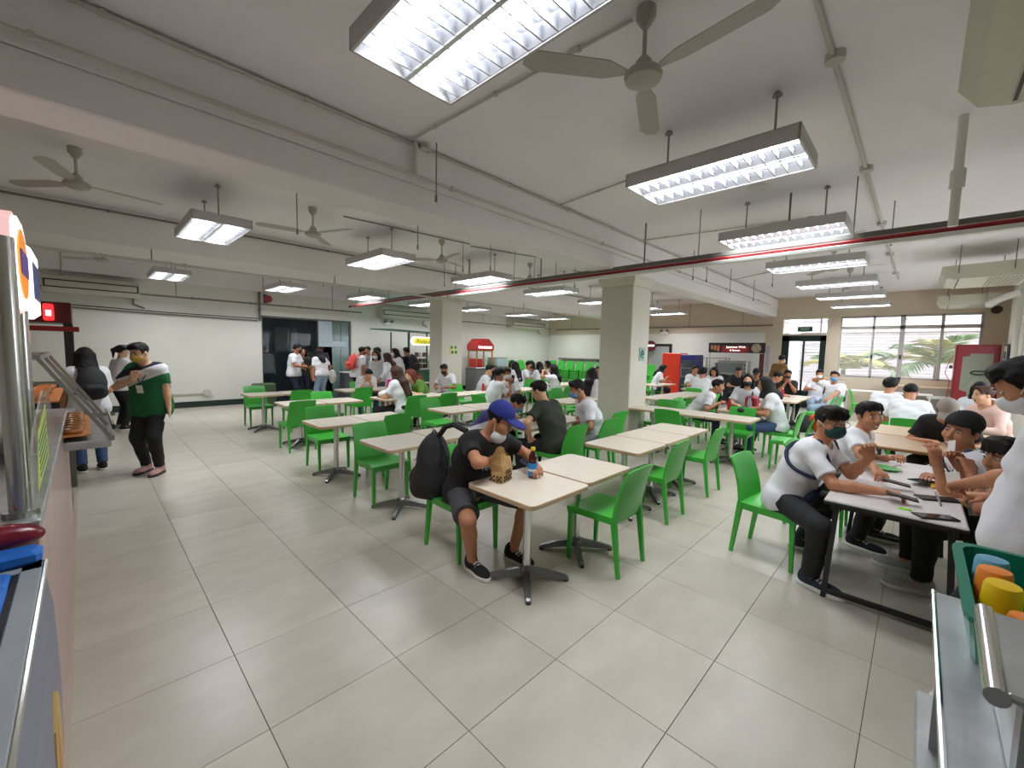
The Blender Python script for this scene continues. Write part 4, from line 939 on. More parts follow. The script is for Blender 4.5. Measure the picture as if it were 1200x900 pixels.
    B.ell(HB(0,-0.012,0.028), HM, (0.074,0.094,0.084), 0.02); B.ell(HB(0,0.018,-0.035), HM, (0.063,0.074,0.078), 0.035); B.ell(HB(0,0.052,-0.090), HM, (0.030,0.030,0.026), 0.035)
    if cell < 0.013:
        for sg in (1,-1): B.ell(HB(sg*0.033,0.092,0.008), HM, (0.019,0.016,0.012), 0.012, 's'); B.ell(HB(sg*0.042,0.060,-0.03), HM, (0.022,0.022,0.02), 0.03)
    B.cap(HB(0,0.088,0.010), HB(0,0.104,-0.028), 0.0085, 0.0125, 0.012); B.ell(HB(0,0.096,-0.032), HM, (0.019,0.014,0.010), 0.010)
    B.ell(HB(0,0.086,-0.062), HM, (0.025,0.012,0.0065), 0.008); B.ell(HB(0,0.083,-0.073), HM, (0.021,0.012,0.0065), 0.008)
    for sg in (1,-1): B.ell(HB(sg*0.076,-0.012,-0.012), HM, (0.010,0.019,0.031), 0.008)
    kid = lambda name, me: mobj(name, me, root) if me else None
    lipc = HB(0,0.095,-0.0675)
    def bm_f(c):
        q = c-lipc[None, :]; u = np.stack([q@hr, q@hf, q@hu], 1)
        return ((np.abs(u[:,0]) < 0.023) & (np.abs(u[:,2]) < 0.011) & (np.abs(u[:,1]) < 0.02)).astype(int)
    kid('body', B.mesh('body', [M_skin(skin), M_lip], bm_f if mask is None else None))
    # ---------------- face details
    FB = face_bits(); Rq = Matrix((hr, hf, hu)).transposed().to_quaternion()
    def put(name, me, c):
        o = mobj(name, me, root, Vector(c)); o.rotation_mode = 'QUATERNION'; o.rotation_quaternion = Rq; return o
    if cell < 0.014 and hair != 'hijab_back':
        for sg in (1,-1): put('eye', FB['eye'], HB(sg*0.033, 0.079, 0.008)); put('eyebrow', FB['brow'], HB(sg*0.034, 0.088, 0.030))
    if smile: put('teeth', FB['smile'], HB(0, 0.091, -0.067))
    if glasses: put('glasses', FB['glasses'], HB(0, 0.103, 0.006))
    # ---------------- mask
    if mask is not None:
        K = Field(HB(0,0.05,-0.05)-0.16, HB(0,0.05,-0.05)+0.16, max(cell*0.8, 0.006))
        oy, oz = (0.0, 0.0) if not chinmask else (-0.020, -0.072)
        K.ell(HB(0,0.040+oy,-0.050+oz), HM, (0.070,0.078,0.062), 0.02); K.ell(HB(0,0.085+oy,-0.035+oz), HM, (0.028,0.034,0.034), 0.03)
        K.cut(HB(0,0.035+oy,0), -hf); K.cut(HB(0,0,-0.004+oz), unit(hu+hf*0.05))
        kid('face_mask', K.mesh('face_mask', [mask]))
        MB().tube([HB(0.062,0.045+oy,-0.03+oz), HB(0.080,0.0,0.0), HB(0.084,-0.02,0.012)], 0.003, 4).tube([HB(-0.062,0.045+oy,-0.03+oz), HB(-0.080,0.0,0.0), HB(-0.084,-0.02,0.012)], 0.003, 4).obj('ear_loops', M_white, root)
    # ---------------- hair
    hm = hmat or M_hair
    if hair != 'none':
        hl = np.minimum.reduce([HB(0,0,0.2), HB(0,0.2,0), HB(0,-0.2,0), HB(0.17,0,0), HB(-0.17,0,0), HB(0,-0.16 if 'long' in hair else -0.1,-0.56 if 'long' in hair else -0.2)])-0.06
        hh = np.maximum.reduce([HB(0,0,0.2), HB(0,0.2,0), HB(0,-0.2,0), HB(0.17,0,0), HB(-0.17,0,0), HB(0,-0.16 if 'long' in hair else -0.1,-0.56 if 'long' in hair else -0.2)])+0.06
        F = Field(hl, hh, max(0.0065, cell*0.9))
        front = (HB(0,0.045,0.058), unit(hf*0.80-hu*0.60)); low = (HB(0,-0.03,-0.035), unit(-hu*0.9+hf*0.42)); lowb = (HB(0,0,-0.085), -hu)
        if hair in ('short', 'bald', 'curly', 'bowl'):
            ex = 0.02 if hair == 'curly' else 0.0
            F.ell(HB(0,-0.014,0.036), HM, (0.084+ex,0.106+ex,0.090+ex), 0.01, clip=(front, low, lowb))
            if hair != 'bald':
                if cap is None:
                    F.ell(HB(0.012,0.036,0.098), HM, (0.064+ex,0.048,0.030), 0.03)
                    for q in (-0.052, -0.02, 0.012, 0.045): F.cap(HB(q*0.95,0.050,0.094), HB(q*1.12,0.081-abs(q)*0.25,0.066-abs(q)*0.1), 0.017, 0.010, 0.015)
                for sg in (1,-1): F.cap(HB(sg*0.076,0.028,0.05), HB(sg*0.078,0.022,-0.004), 0.012, 0.006, 0.012)
            if hair == 'bowl':
                for q in (-0.06,-0.036,-0.012,0.012,0.036,0.06): F.cap(HB(q,0.052,0.09), HB(q*1.12,0.083-abs(q)*0.3,0.040), 0.018, 0.010, 0.015)
        else:
            F.ell(HB(0,-0.016,0.034), HM, (0.086,0.106,0.092), 0.01, clip=(front,))
            bang = 'bang' in hair
            for sg in (1,-1):
                F.cap(HB(sg*0.012,0.050,0.108), HB(sg*0.078,0.050,0.03), 0.018, 0.014, 0.02)
                if 'long' in hair:
                    F.cap(HB(sg*0.080,0.012,0.03), HB(sg*0.088,0.0,-0.13), 0.024, 0.028, 0.03); F.cap(HB(sg*0.085,0.0,-0.12), unit(V3(0,-0.2,-1))*0.12+HB(sg*0.095,-0.01,-0.13), 0.028, 0.014, 0.03)
                    F.cap(HB(sg*0.05,-0.075,0.0), HB(sg*0.06,-0.085,-0.14), 0.05, 0.05, 0.04)
            if bang:
                for q in (-0.05,-0.025,0.0,0.025,0.05): F.cap(HB(q,0.052,0.09), HB(q*1.1,0.084-abs(q)*0.3,0.036), 0.016, 0.009, 0.015)
            if 'long' in hair:
                dn = unit(V3(0,-0.12,-1)-fwT*0.05); p0 = HB(0,-0.085,-0.12); F.cap(HB(0,-0.07,0.0), p0, 0.068, 0.06, 0.05)
                ln = 0.34 if 'xlong' in hair else 0.16; q1 = Nk-upT*0.05-fwT*0.125; q2 = Nk-upT*ln-fwT*0.155
                for sg in (-1,0,1): F.cap(p0+hr*sg*0.035, q1+right*sg*0.055, 0.045, 0.042, 0.05); F.cap(q1+right*sg*0.055, q2+right*sg*0.055, 0.042, 0.024, 0.05)
            if hair == 'ponytail':
                F.cap(HB(0,-0.10,0.05), HB(0,-0.145,0.02), 0.03, 0.034, 0.03); F.cap(HB(0,-0.145,0.02), HB(0,-0.15,-0.13), 0.034, 0.014, 0.03)
            if hair == 'bun': F.ell(HB(0,-0.11,0.05), HM, (0.045,0.04,0.045), 0.02)
        if cell < 0.014: F.ripple(0.0022, 95, x*3)
        o = kid('hair', F.mesh('hair', [hm]))
    # ---------------- headwear
    if cap is not None:
        F = Field(HB(0,0,0.05)-0.27, HB(0,0,0.05)+0.27, max(0.0065, cell*0.9))
        if cap[0] == 'band':
            F.ell(HB(0,-0.012,0.05), HM, (0.094,0.114,0.098), 0.01, clip=((HB(0,0.02,0.045), unit(-hu+hf*0.12)),))
        elif cap[0] == 'scarf':
            F.ell(HB(0,-0.012,0.03), HM, (0.096,0.114,0.105), 0.02, clip=((HB(0,0.052,0.0), unit(hf)),)); F.cap(HB(0,-0.02,-0.05), Nk-upT*0.02, 0.092, 0.13, 0.05); F.cap(Nk-upT*0.05+fwT*0.03, Nk-upT*0.05-fwT*0.05, 0.13, 0.13, 0.06)
            F.ell(HB(0,0.11,-0.005), HM, (0.06,0.07,0.082), 0.02, 's')
        else:
            F.ell(HB(0,-0.012,0.045), HM, (0.090,0.110,0.100), 0.01, clip=((HB(0,0,0.040), -hu),))
            sgn = -1 if cap[0] == 'cap_back' else 1
            F.ell(HB(0,sgn*0.125,0.043), HM, (0.076,0.085,0.016), 0.012, clip=((HB(0,sgn*0.06,0), -hf*sgn),))
            F.ell(HB(0,-0.012,0.145), HM, (0.008,0.008,0.006), 0.004)
        kid({'band': 'headband', 'scarf': 'headscarf'}.get(cap[0], 'cap'), F.mesh('cap', [cap[1]]))
    # ---------------- shirt
    F = Field(lo, hi, max(cell, 0.0075)); off = 0.016
    torso(F, off)
    for sg in (+1, -1):
        El, Wt = arms[sg]; u = unit(El-Sh[sg])
        if sleeve <= 1.0:
            e = Sh[sg]+(El-Sh[sg])*sleeve; F.cap(Sh[sg], Sh[sg]+(El-Sh[sg])*(sleeve+0.25), 0.062*(0.7+0.3*fat), 0.064*(0.7+0.3*fat), 0.03, clip=((e, u),))
        else:
            F.cap(Sh[sg], El, 0.062, 0.050, 0.03); e = El+(Wt-El)*(sleeve-1); F.cap(El, Wt, 0.050, 0.044, 0.02, clip=((e, unit(Wt-El)),))
    if hood: F.ell(Nk-fwT*0.07+upT*0.03, np.stack([right, fwT, upT]), (0.11,0.06,0.07), 0.04)
    hemz = hem if hem is not None else (-0.075 if sit else (-0.03 if tuck else -0.10))
    if not sit or True:
        c = Pv+V3(0,0,hemz); F.cap(Pv-right*0.085+V3(0,0,hemz*0.6), Pv+right*0.085+V3(0,0,hemz*0.6), 0.108*fat+off, None, 0.05); F.cut(c, V3(0,0.25 if sit else 0,-1))
    F.cap(Nk+upT*0.01, HB(0,-0.01,-0.06), 0.072, 0.085, 0.02, 's')
    F.ripple(0.0035 if cell < 0.012 else 0.002, 30, x*5+y)
    kid('shirt', F.mesh('shirt', shirt_mats or [shirt], shirt_fmat))
    # ---------------- trousers
    F = Field(lo, hi, max(cell, 0.0075))
    F.cap(Pv-V3(0.085,0.01,0), Pv+V3(0.085,-0.01,0), 0.124*fat, None, 0.05); F.cut(Pv+V3(0,0,0.09), V3(0,0,1))
    for sg in (+1, -1):
        hp, kn, ank = legs[sg]; f2 = 0.5+0.5*fat
        if shorts:
            e = hp+(kn-hp)*0.86; F.cap(hp, kn, 0.100*f2, 0.088*f2, 0.05, clip=((e, unit(kn-hp)),))
        else:
            F.cap(hp, kn, 0.098*f2, 0.071*f2, 0.05); e = ank+(kn-ank)*0.04; F.cap(kn, ank, 0.071*f2, 0.056, 0.03, clip=((e, unit(ank-kn)),))
    F.ripple(0.003 if cell < 0.012 else 0.0015, 26, y*5)
    kid('shorts' if shorts else 'trousers', F.mesh('trousers', [pants]))
    # ---------------- shoes
    up, so, la = shoe_mesh('a')
    for sg in (+1, -1):
        hp, kn, ank = legs[sg]; dv = kn-hp if sit else V3(0,1,0); ang = math.atan2(-(ank[0]-hp[0])*0.6-sg*0.05, 1.0)
        o = mobj('shoe', up, root, (ank[0], ank[1]+0.02, ank[2]-0.085), ang); o.material_slots[0].link = 'OBJECT'; o.material_slots[0].material = shoes
        q = mobj('sole', so, o)
        if sole is not None: q.material_slots[0].link = 'OBJECT'; q.material_slots[0].material = sole
        if cell < 0.012: mobj('laces', la, o)
    root['joint'] = 0; del root['joint']
    info = dict(root=root, HB=HB, Hm=Rq, Nk=Nk, Ch=Ch, Pv=Pv, Sh=Sh, right=right, fwT=fwT, upT=upT, arms=arms, legs=legs)
    return info
def wpos(info, p):
    """local point of a person -> world"""
    r = info['root']; M = Matrix.Translation(r.location) @ Matrix.Rotation(r.rotation_euler[2], 4, 'Z') @ Matrix.Scale(r.scale[0], 4)
    return M @ Vector(p)
# ------------------------------------------------------------------ the people of the hall
mk = lambda name, rgb: mat('mask_'+name, rgb, 0.8)
MW, MB_, MBL, MDG, MYL = mk('white', lin(225,226,228)), mk('black', (0.015,0.015,0.017)), mk('blue', lin(110,160,205)), mk('dark_green', (0.010,0.055,0.045)), mk('yellow_print', lin(180,150,60))
C_GREY = cloth('grey', lin(128,130,130)); C_CHAR = cloth('charcoal', lin(74,75,80)); C_OLIVE = cloth('dark_olive', (0.028,0.034,0.022)); C_LGREEN = cloth('moss_green', (0.10,0.23,0.03)); C_PINK = cloth('pale_pink', lin(226,190,178)); C_BROWN = cloth('golden_brown', (0.17,0.085,0.025)); C_LGREY = cloth('light_grey', lin(196,200,204))
C_GRN = cloth('polo_green', (0.008,0.115,0.035)); C_PURP = cloth('purple', lin(72,66,128)); C_NAVY2 = cloth('dark_navy', (0.012,0.015,0.035)); C_PINKT = cloth('dusty_pink', lin(178,130,128))
SH_W = cloth('shoe_white', lin(220,222,226)); SH_P = cloth('shoe_pink', lin(196,150,148)); SH_G = cloth('shoe_grey', lin(176,176,172)); SH_N = cloth('shoe_navy', (0.02,0.028,0.045)); SOLE_D = mat('dark_sole', (0.04,0.03,0.028), 0.7)
CAP_B = cloth('royal_blue', (0.014,0.022,0.19)); CAP_G = cloth('cap_grey', lin(160,150,142)); BAND = cloth('black_knit', (0.008,0.008,0.009))
PP = {}
# the man in the blue cap
PP['hero'] = person('man in blue cap, black tee and grey shorts searching a paper bag', 2.12, 2.52, -90, fine=True, skin='tan', cap=('cap', CAP_B), glasses=True, mask=MW, chinmask=True, shirt=C_BLACK, pants=C_CHAR, shorts=True, shoes=C_BLACK,
    lean=18, bend=17, hpitch=27, hyaw=-20, R=(0.06,0.33,0.82), L=(-0.22,0.50,0.775), Rp=(1.0,0.1,0.35), Lp=(-0.8,-0.2,-0.3), curl=1.0, fat=1.08, feet=[(0.18,0.26,0),(-0.15,0.36,0)], kneew=0.19, sleeve=0.62)
# near right group
PP['guy1'] = person('boy in glasses and dark green mask with a dark strap across his white tee', 3.87, 0.68, -97, fine=True, skin='tan', glasses=True, hair='bowl', mask=MDG, pants=C_BLACK, shoes=SH_N,
    lean=19, bend=10, hpitch=6, hyaw=36, R=('w',3.60,0.12,0.765), L=('w',3.74,0.20,0.95), Rp=(0.6,-0.2,-0.75), Lp=(-0.3,0.0,-1), curl=1.1, Ldir=(0.3,-0.1,0.9), fat=1.05, feet=[(0.30,0.27,0),(-0.34,0.02,0)], kneew=0.2, sleeve=0.75)
PP['guy2'] = person('smiling boy in white leaning out behind the boy with the green mask', 4.84, 0.55, -97, fine=True, skin='tan', smile=True, pants=C_BLACK,
    lean=22, bend=14, hpitch=6, hyaw=44, hroll=6, R=('w',4.12,0.16,0.77), L=('w',4.9,0.12,0.77), curl=1.1, feet=[(0.22,0.30,0),(-0.16,0.34,0)])
PP['guy3'] = person('smiling boy with black headband and blue bag straps raising his hand', 4.30, -0.48, 98, fine=True, skin='tan', smile=True, cap=('band', BAND), pants=C_BLACK, shoes=SH_G,
    lean=20, bend=14, hpitch=4, hyaw=-48, hroll=-10, L=('w',4.02,-0.13,0.93), R=('w',4.36,-0.16,0.765), Lp=(-0.1,-0.1,-1), curl=0.8, Ldir=(0.1,0.15,1), feet=[(0.12,0.42,0),(-0.22,0.40,0)])
PP['guy4'] = person('boy half hidden at the right edge holding cards with both hands', 3.72, -0.78, 92, fine=True, skin='brown', pants=C_BLACK, shoes=SH_W, hair='bowl',
    lean=34, bend=14, hpitch=6, hyaw=-34, R=('w',4.02,-0.24,0.93), L=('w',3.86,-0.28,0.93), Rp=(0.4,0,-1), Lp=(-0.4,0,-1), curl=1.4, feet=[(0.12,0.40,0),(-0.15,0.42,0)])
PP['guy5'] = person('standing boy in white tee and white mask, cut by the right edge', 2.86, -0.40, 78, sit=False, fine=True, skin='tan', mask=MW, pants=C_BLACK, shoes=SH_W,
    lean=-12, bend=14, hpitch=36, hyaw=-4, L=('w',3.02,-0.22,1.03), R=('w',3.36,-0.24,0.745), Lp=(-0.7,-0.6,-0.5), Rp=(0.8,-0.3,-0.3), curl=1.5, fat=1.12, sleeve=0.8, hem=-0.13, Rdir=(-0.3,1.0,-0.1))
# standing on the left
def polo(c):      # green polo with a slanted white band and a dark shoulder
    t = c[:,2]+0.45*c[:,0]-1.26
    r = np.zeros(len(c)); fr = c[:,0] > -0.4
    r[(t > -0.07) & (t <= 0.075)] = 1; r[(t > 0.075) & (t < 0.15)] = 2
    return r
PP['polo'] = person('woman in green and white polo shirt, hand at her patterned mask', 0.56, 6.85, -128, sit=False, fine=True, skin='light', hair='short', mask=MYL, shirt_mats=[C_GRN, C_WHITE, C_NAVY2], shirt_fmat=polo, pants=C_BLACK, shoes=SH_P, sole=SOLE_D,
    lean=3, bend=10, hpitch=20, hyaw=12, R=(0.06,0.20,1.22), L=(-0.27,0.08,0.74), Rp=(0.9,0.1,-0.8), Lp=(-0.6,-0.8,0), curl=0.9, Rdir=(-0.25,0.1,0.9), fat=1.22, feet=[(0.10,-0.02,0),(-0.12,0.08,0)], scale=0.97, hem=-0.16)
PP['back_girl'] = person('girl with long black hair and black backpack at the food stall', 0.02, 7.35, 100, sit=False, hair='xlong', pants=C_JEAN, lean=4, hpitch=8, scale=0.92, R=(0.1,0.3,1.0))
PP['glasses_girl'] = person('girl in glasses and white mask behind the woman in green', 0.42, 10.5, 20, sit=False, hair='ponytail', mask=MW, glasses=True, skin='light', pants=C_BLACK, sole=M_sole, lean=3, hpitch=0, scale=0.93, L=(-0.12,0.28,0.95), R=(0.16,0.22,0.9))
# by the glass partition
person('boy in white tee and black mask showing something before the glass door', 4.02, 12.3, -45, sit=False, mask=MB_, skin='brown', pants=C_NAVY2, fat=1.15, lean=2, hyaw=-25, R=(0.08,0.34,1.08), L=(-0.06,0.36,1.05), scale=0.99)
person('girl in white top and light jeans with a white tote, seen from behind', 4.62, 11.9, 105, sit=False, hair='long', pants=C_LJEAN, fat=1.05, scale=0.94, R=(0.26,0.12,0.9), hem=-0.03)
person('dark-haired girl between the boy in black mask and the girl in jeans', 4.38, 12.75, -100, sit=False, hair='long', shirt=C_OLIVE, pants=C_NAVY2, scale=0.95, R=(0.05,0.3,1.05))
person('tall figure in the doorway of the glass partition', 5.28, 13.75, -100, sit=False, skin='brown', shirt=C_CHAR, pants=C_BLACK, scale=1.02)
person('figure in grey behind the tinted glass', 3.92, 14.3, 95, sit=False, shirt=C_LGREY, pants=C_BLACK, scale=0.96)
# queue at the green-roofed stall
PP['red_pack'] = person('boy with the red backpack queuing at the green-roofed stall', 5.35, 11.35, 10, sit=False, mask=MB_, skin='brown', pants=C_BLACK, L=(0.0,0.36,1.05), scale=0.98)
person('bald man in grey tee facing the boy with the red backpack', 6.0, 11.7, 200, sit=False, hair='bald', hmat=M_hair, skin='tan', shirt=C_GREY, pants=C_NAVY2, fat=1.15, scale=0.99)
person('girl in white mask with black bag straps reaching out left', 5.35, 10.05, 215, sit=False, hair='long', mask=MW, shirt=C_LGREY, pants=C_CHAR, L=(-0.45,0.28,1.12), scale=0.93)
person('boy with thick black hair behind the girl reaching out', 5.75, 10.75, -140, sit=False, hair='curly', mask=MW, pants=C_NAVY, scale=0.97)
person('girl with dark brown hair down her back in white sleeves and pink skirt', 5.32, 9.3, 120, sit=False, hair='xlong', hmat=M_hairb, shirt=C_WHITE, pants=C_PINKT, sleeve=1.7, L=(-0.36,0.2,0.95), scale=0.90)
person('girl in white mask and white top looking left in the queue', 6.05, 10.15, 170, sit=False, hair='xlong', mask=MW, pants=C_CHAR, scale=0.97)
PP['black_tee'] = person('boy in black tee with a black backpack seen from behind at the stall', 6.35, 10.15, 95, sit=False, skin='brown', shirt=C_BLACK, pants=C_BLACK, fat=1.12, scale=0.99)
# seated, left and middle
person('boy in white tee leaning over his phone on the far left table', 4.6, 9.42, -100, skin='light', lean=30, bend=25, hpitch=35, R=(0.08,0.32,0.80), L=(-0.08,0.34,0.80), pants=C_JEAN)
PP['brown_girl'] = person('girl with very long brown hair and white top, seen from behind', 4.12, 6.78, 115, hair='xlong', hmat=M_hairb, lean=12, hpitch=12, pants=C_BLACK, R=(0.2,0.36,0.76), twist=10)
person('girl with red hair and moss green top leaning left over the table', 5.02, 7.50, -172, hair='long', hmat=M_hairr, skin='pale', shirt=C_LGREEN, lean=26, bend=18, hpitch=24, R=(0.12,0.50,0.75), L=(-0.10,0.46,0.75))
person('boy in black mask just in front of the farther column', 6.25, 8.25, 205, mask=MB_, skin='brown', lean=14, hpitch=28)
person('boy in pale tee in profile right of the farther column', 6.5, 7.38, -48, skin='light', shirt=C_LGREY, lean=14, hpitch=16)
PP['phone_girl'] = person('girl in white mask holding up a dark phone', 5.36, 5.78, -25, hair='ponytail', mask=MW, skin='brown', pants=C_JEAN, lean=12, hpitch=10, R=('w',5.72,5.62,0.98), L=('w',5.55,5.75,0.98), Rp=(0.6,-0.2,-0.8), Lp=(-0.6,0,-0.8), Rdir=(0.1,0.2,1), Ldir=(0.2,0.2,1))
person('boy in white mask sitting beside the girl with the phone', 6.32, 6.22, -150, mask=MW, skin='brown', pants=C_JEAN, lean=14, hpitch=18, R=(0.05,0.34,0.85))
person('dark-haired girl at the back left of the far group', 10.6, 10.4, -120, hair='long', lean=10, hpitch=20)
person('girl with black hair seen from behind in the far group', 9.1, 8.62, 80, hair='xlong', lean=10)
person('boy in white holding a phone to his ear in the far group', 9.6, 8.85, -60, mask=MB_, lean=8, hyaw=-20, L=(-0.12,0.22,1.05))
person('girl with shoulder-length hair, middle of the far group', 10.2, 9.0, 60, hair='long', lean=8)
person('girl with hair tied back seen from behind in the far group', 9.9, 8.35, 70, hair='long', lean=12)
person('farthest dark-haired girl of the far group', 11.2, 9.0, 140, hair='long', lean=10)
PP['cam_girl'] = person('girl in white seen from behind lifting a phone with both hands', 8.2, 6.45, 115, hair='long', lean=4, hpitch=0, R=(0.05,0.3,1.12), L=(-0.10,0.32,1.12))
PP['col_girl'] = person('long-haired girl in profile left of the nearer column', 7.5, 5.0, 15, hair='xlong', skin='light', lean=8, hpitch=14, R=(0.1,0.3,0.95))
person('dark-haired girl mostly hidden behind the nearer column', 8.62, 5.42, 190, hair='long', lean=6)
def stripes(c):
    z = c[:,2]-0.4*c[:,1]
    return np.where(np.abs(z-0.74) < 0.075, 1, 0)
person('boy in white and purple striped tee bent over the table', 3.60, 4.12, -52, skin='tan', mask=MBL, lean=38, bend=28, hpitch=38, shirt_mats=[C_WHITE, C_PURP], shirt_fmat=stripes, R=(0.14,0.40,0.74), L=(-0.12,0.44,0.74), cell=0.0085, Rp=(1,-0.2,0.1), Lp=(-1,-0.2,0.1), sleeve=0.8)
PP['olive'] = person('boy in dark green tee seen from behind, hand on his knee', 3.95, 3.08, 95, skin='light', shirt=C_OLIVE, pants=C_BLACK, fine=True, lean=16, bend=12, hpitch=20, hyaw=-8, L=(-0.26,0.20,0.60), R=(0.12,0.44,0.74), Lp=(-1,-0.1,0.1), fat=1.03, sleeve=0.66)
person('boy in white tee and light blue mask with his hands in his lap', 4.72, 3.02, 142, skin='tan', mask=MBL, pants=C_GREY, fine=True, lean=17, bend=12, hpitch=20, L=(-0.08,0.28,0.58), R=(0.08,0.28,0.58), Rp=(0.9,-0.4,-0.3), Lp=(-0.9,-0.4,-0.3))
# seated, right far
person('girl eating alone beside the red fridge', 13.1, 6.2, -60, hair='long', lean=16, hpitch=22, R=(0.08,0.36,0.85))
person('boy in white raising his open hand near the food counter', 10.85, 3.95, 0, hair='curly', lean=14, hpitch=10, L=('w',11.2,3.98,1.02), Lp=(-0.3,0,-1), Ldir=(0.2,0.2,1), pants=C_JEAN)
person('boy in white half hidden behind the one raising his hand', 12.6, 4.85, -120, lean=10)
person('dark-haired figure across the table from the raised hand', 12.75, 4.2, 185, hair='long', lean=12, hpitch=25)
person('boy bending far forward over the table near the aisle', 7.98, 3.0, -72, skin='tan', lean=36, bend=12, hpitch=10, hyaw=10, R=(0.16,0.40,0.74), L=(-0.10,0.45,0.74), pants=C_NAVY, cell=0.009)
person('girl with black mask facing the bending boy', 8.75, 2.28, 190, hair='long', mask=MB_, skin='light', lean=12, hpitch=8, shirt=C_LGREY)
person('dark-haired boy behind the girl with the black mask', 13.6, 3.85, 200, lean=10, hpitch=25, shirt=C_BLACK)
person('figure in dark cap behind the girl with the black mask', 12.6, 3.1, 190, lean=12, hpitch=20, cap=('cap', BAND), shirt=C_OLIVE)
person('standing man in golden brown top and white mask bowing by the door', 14.2, 3.0, -25, sit=False, mask=MW, shirt=C_BROWN, pants=C_BROWN, sleeve=1.8, lean=14, bend=8, hpitch=10, R=(0.1,0.4,1.0))
person('boy in black vest over white looking down at the table', 11.3, 2.62, -75, lean=16, hpitch=26, shirt=C_BLACK, sleeve=0.5)
person('boy in black mask clasping his hands before his face', 12.3, 2.35, 195, mask=MB_, shirt=C_BLACK, lean=10, R=(0.03,0.26,1.0), L=(-0.03,0.26,1.0), Rp=(0.6,0.2,-1), Lp=(-0.6,0.2,-1), skin='brown')
person('girl in black headscarf and white top with her back to the aisle', 7.75, 1.56, 112, hair='none', cap=('scarf', BAND), pants=C_JEAN, lean=14, hpitch=14, R=(0.15,0.38,0.76), cell=0.0095)
person('boy in white mask seated against the window wall', 13.6, 1.9, 200, mask=MW, lean=8, hyaw=10, R=(0.2,0.42,0.8), pants=C_LJEAN)
PP['strap_boy'] = person('boy in blue mask with black bag straps, elbow raised', 11.75, 1.35, 160, mask=MBL, lean=-6, bend=4, hpitch=0, hyaw=-15, R=(0.12,0.22,1.15), Rp=(1,0.3,0.3), pants=C_LJEAN)
person('boy in white turned away, left of the broad back in white', 9.6, 0.42, -25, hair='curly', lean=14, hpitch=10, cell=0.010)
person('broad back in white tee at the brown table', 8.36, 0.05, 3, lean=16, bend=12, hpitch=22, fat=1.18, cell=0.010)
person('girl with black bob and dark strap facing the one in the pink hoodie', 9.9, -0.72, 175, hair='longbang', skin='light', lean=10, shirt=C_LGREY, sleeve=1.7, cell=0.011)
person('girl in pale pink hoodie with her hair pinned up', 8.55, -0.80, 130, hair='bun', hmat=M_hairb, shirt=C_PINK, sleeve=1.9, hood=True, skin='light', pants=C_CHAR, lean=14, hpitch=8, hyaw=10, R=(0.1,0.42,0.76), cell=0.010)
person('head bowed under a grey and black cap behind the boy with the headband', 6.95, -0.27, 178, cap=('cap', CAP_G), lean=20, bend=20, hpitch=40, shirt=C_BLACK, cell=0.010)
# ------------------------------------------------------------------ things carried, worn and lying about
def sdf_obj(name, build, lo, hi, cell, m, parent=None):
    F = Field(lo, hi, cell); build(F); return mobj(name, F.mesh(name, [m]), parent)
def backpack(label, info, m, mt, big=1.0, drop=0.0, tilt=0.0):
    """a backpack hanging on a person's back with two straps over the shoulders"""
    r = info['root']; Nk, Ch, f, u, rt, Sh = info['Nk'], info['Ch'], info['fwT'], info['upT'], info['right'], info['Sh']
    c = Ch-f*(0.20+0.02*big)+V3(0,0,-0.02-drop)
    t = thing('backpack', label, 'backpack', r.location, r.rotation_euler[2]); t.scale = r.scale
    def bld(F):
        F.ell(c, np.stack([rt, f, u]), (0.15*big, 0.085*big, 0.225*big), 0.03); F.cap(c-rt*0.07*big-u*0.13*big, c+rt*0.07*big-u*0.13*big, 0.082*big, None, 0.05)
        F.ripple(0.003, 24)
    sdf_obj('main_bag', bld, c-0.32*big, c+0.32*big, 0.010, m, t)
    sdf_obj('front_pocket', lambda F: F.cap(c-f*0.085*big-rt*0.05*big-u*0.09*big, c-f*0.085*big+rt*0.05*big-u*0.09*big, 0.055*big, None, 0.02), c-0.3*big, c+0.3*big, 0.012, m, t)
    for s in (1, -1):
        b = MB(); P = [c+u*0.17*big+rt*s*0.07, Nk-u*0.0+rt*s*0.095-f*0.10, Nk-u*0.005+rt*s*0.112-f*0.02+u*0.035, Nk-u*0.06+rt*s*0.125+f*0.095, Ch+rt*s*0.135+f*0.128, Ch-u*0.10+rt*s*0.165+f*0.06, c-u*0.15*big+rt*s*0.12*big]
        b.tube(P, [0.016]*7, 6); b.obj('strap', mt, t, True)
    MB().tube([c+u*0.22*big+rt*0.03, c+u*0.25*big+f*0.01, c+u*0.22*big-rt*0.03], 0.008, 5).obj('handle', mt, t)
    return t
M_bpk = mat('backpack_black', (0.02,0.02,0.022), 0.75, bump=0.15, bscale=120); M_bpr = mat('backpack_red', lin(215,74,66), 0.7, bump=0.1, bscale=80)
M_strap_n = mat('strap_navy', (0.02,0.03,0.07), 0.8)
h = PP['hero']
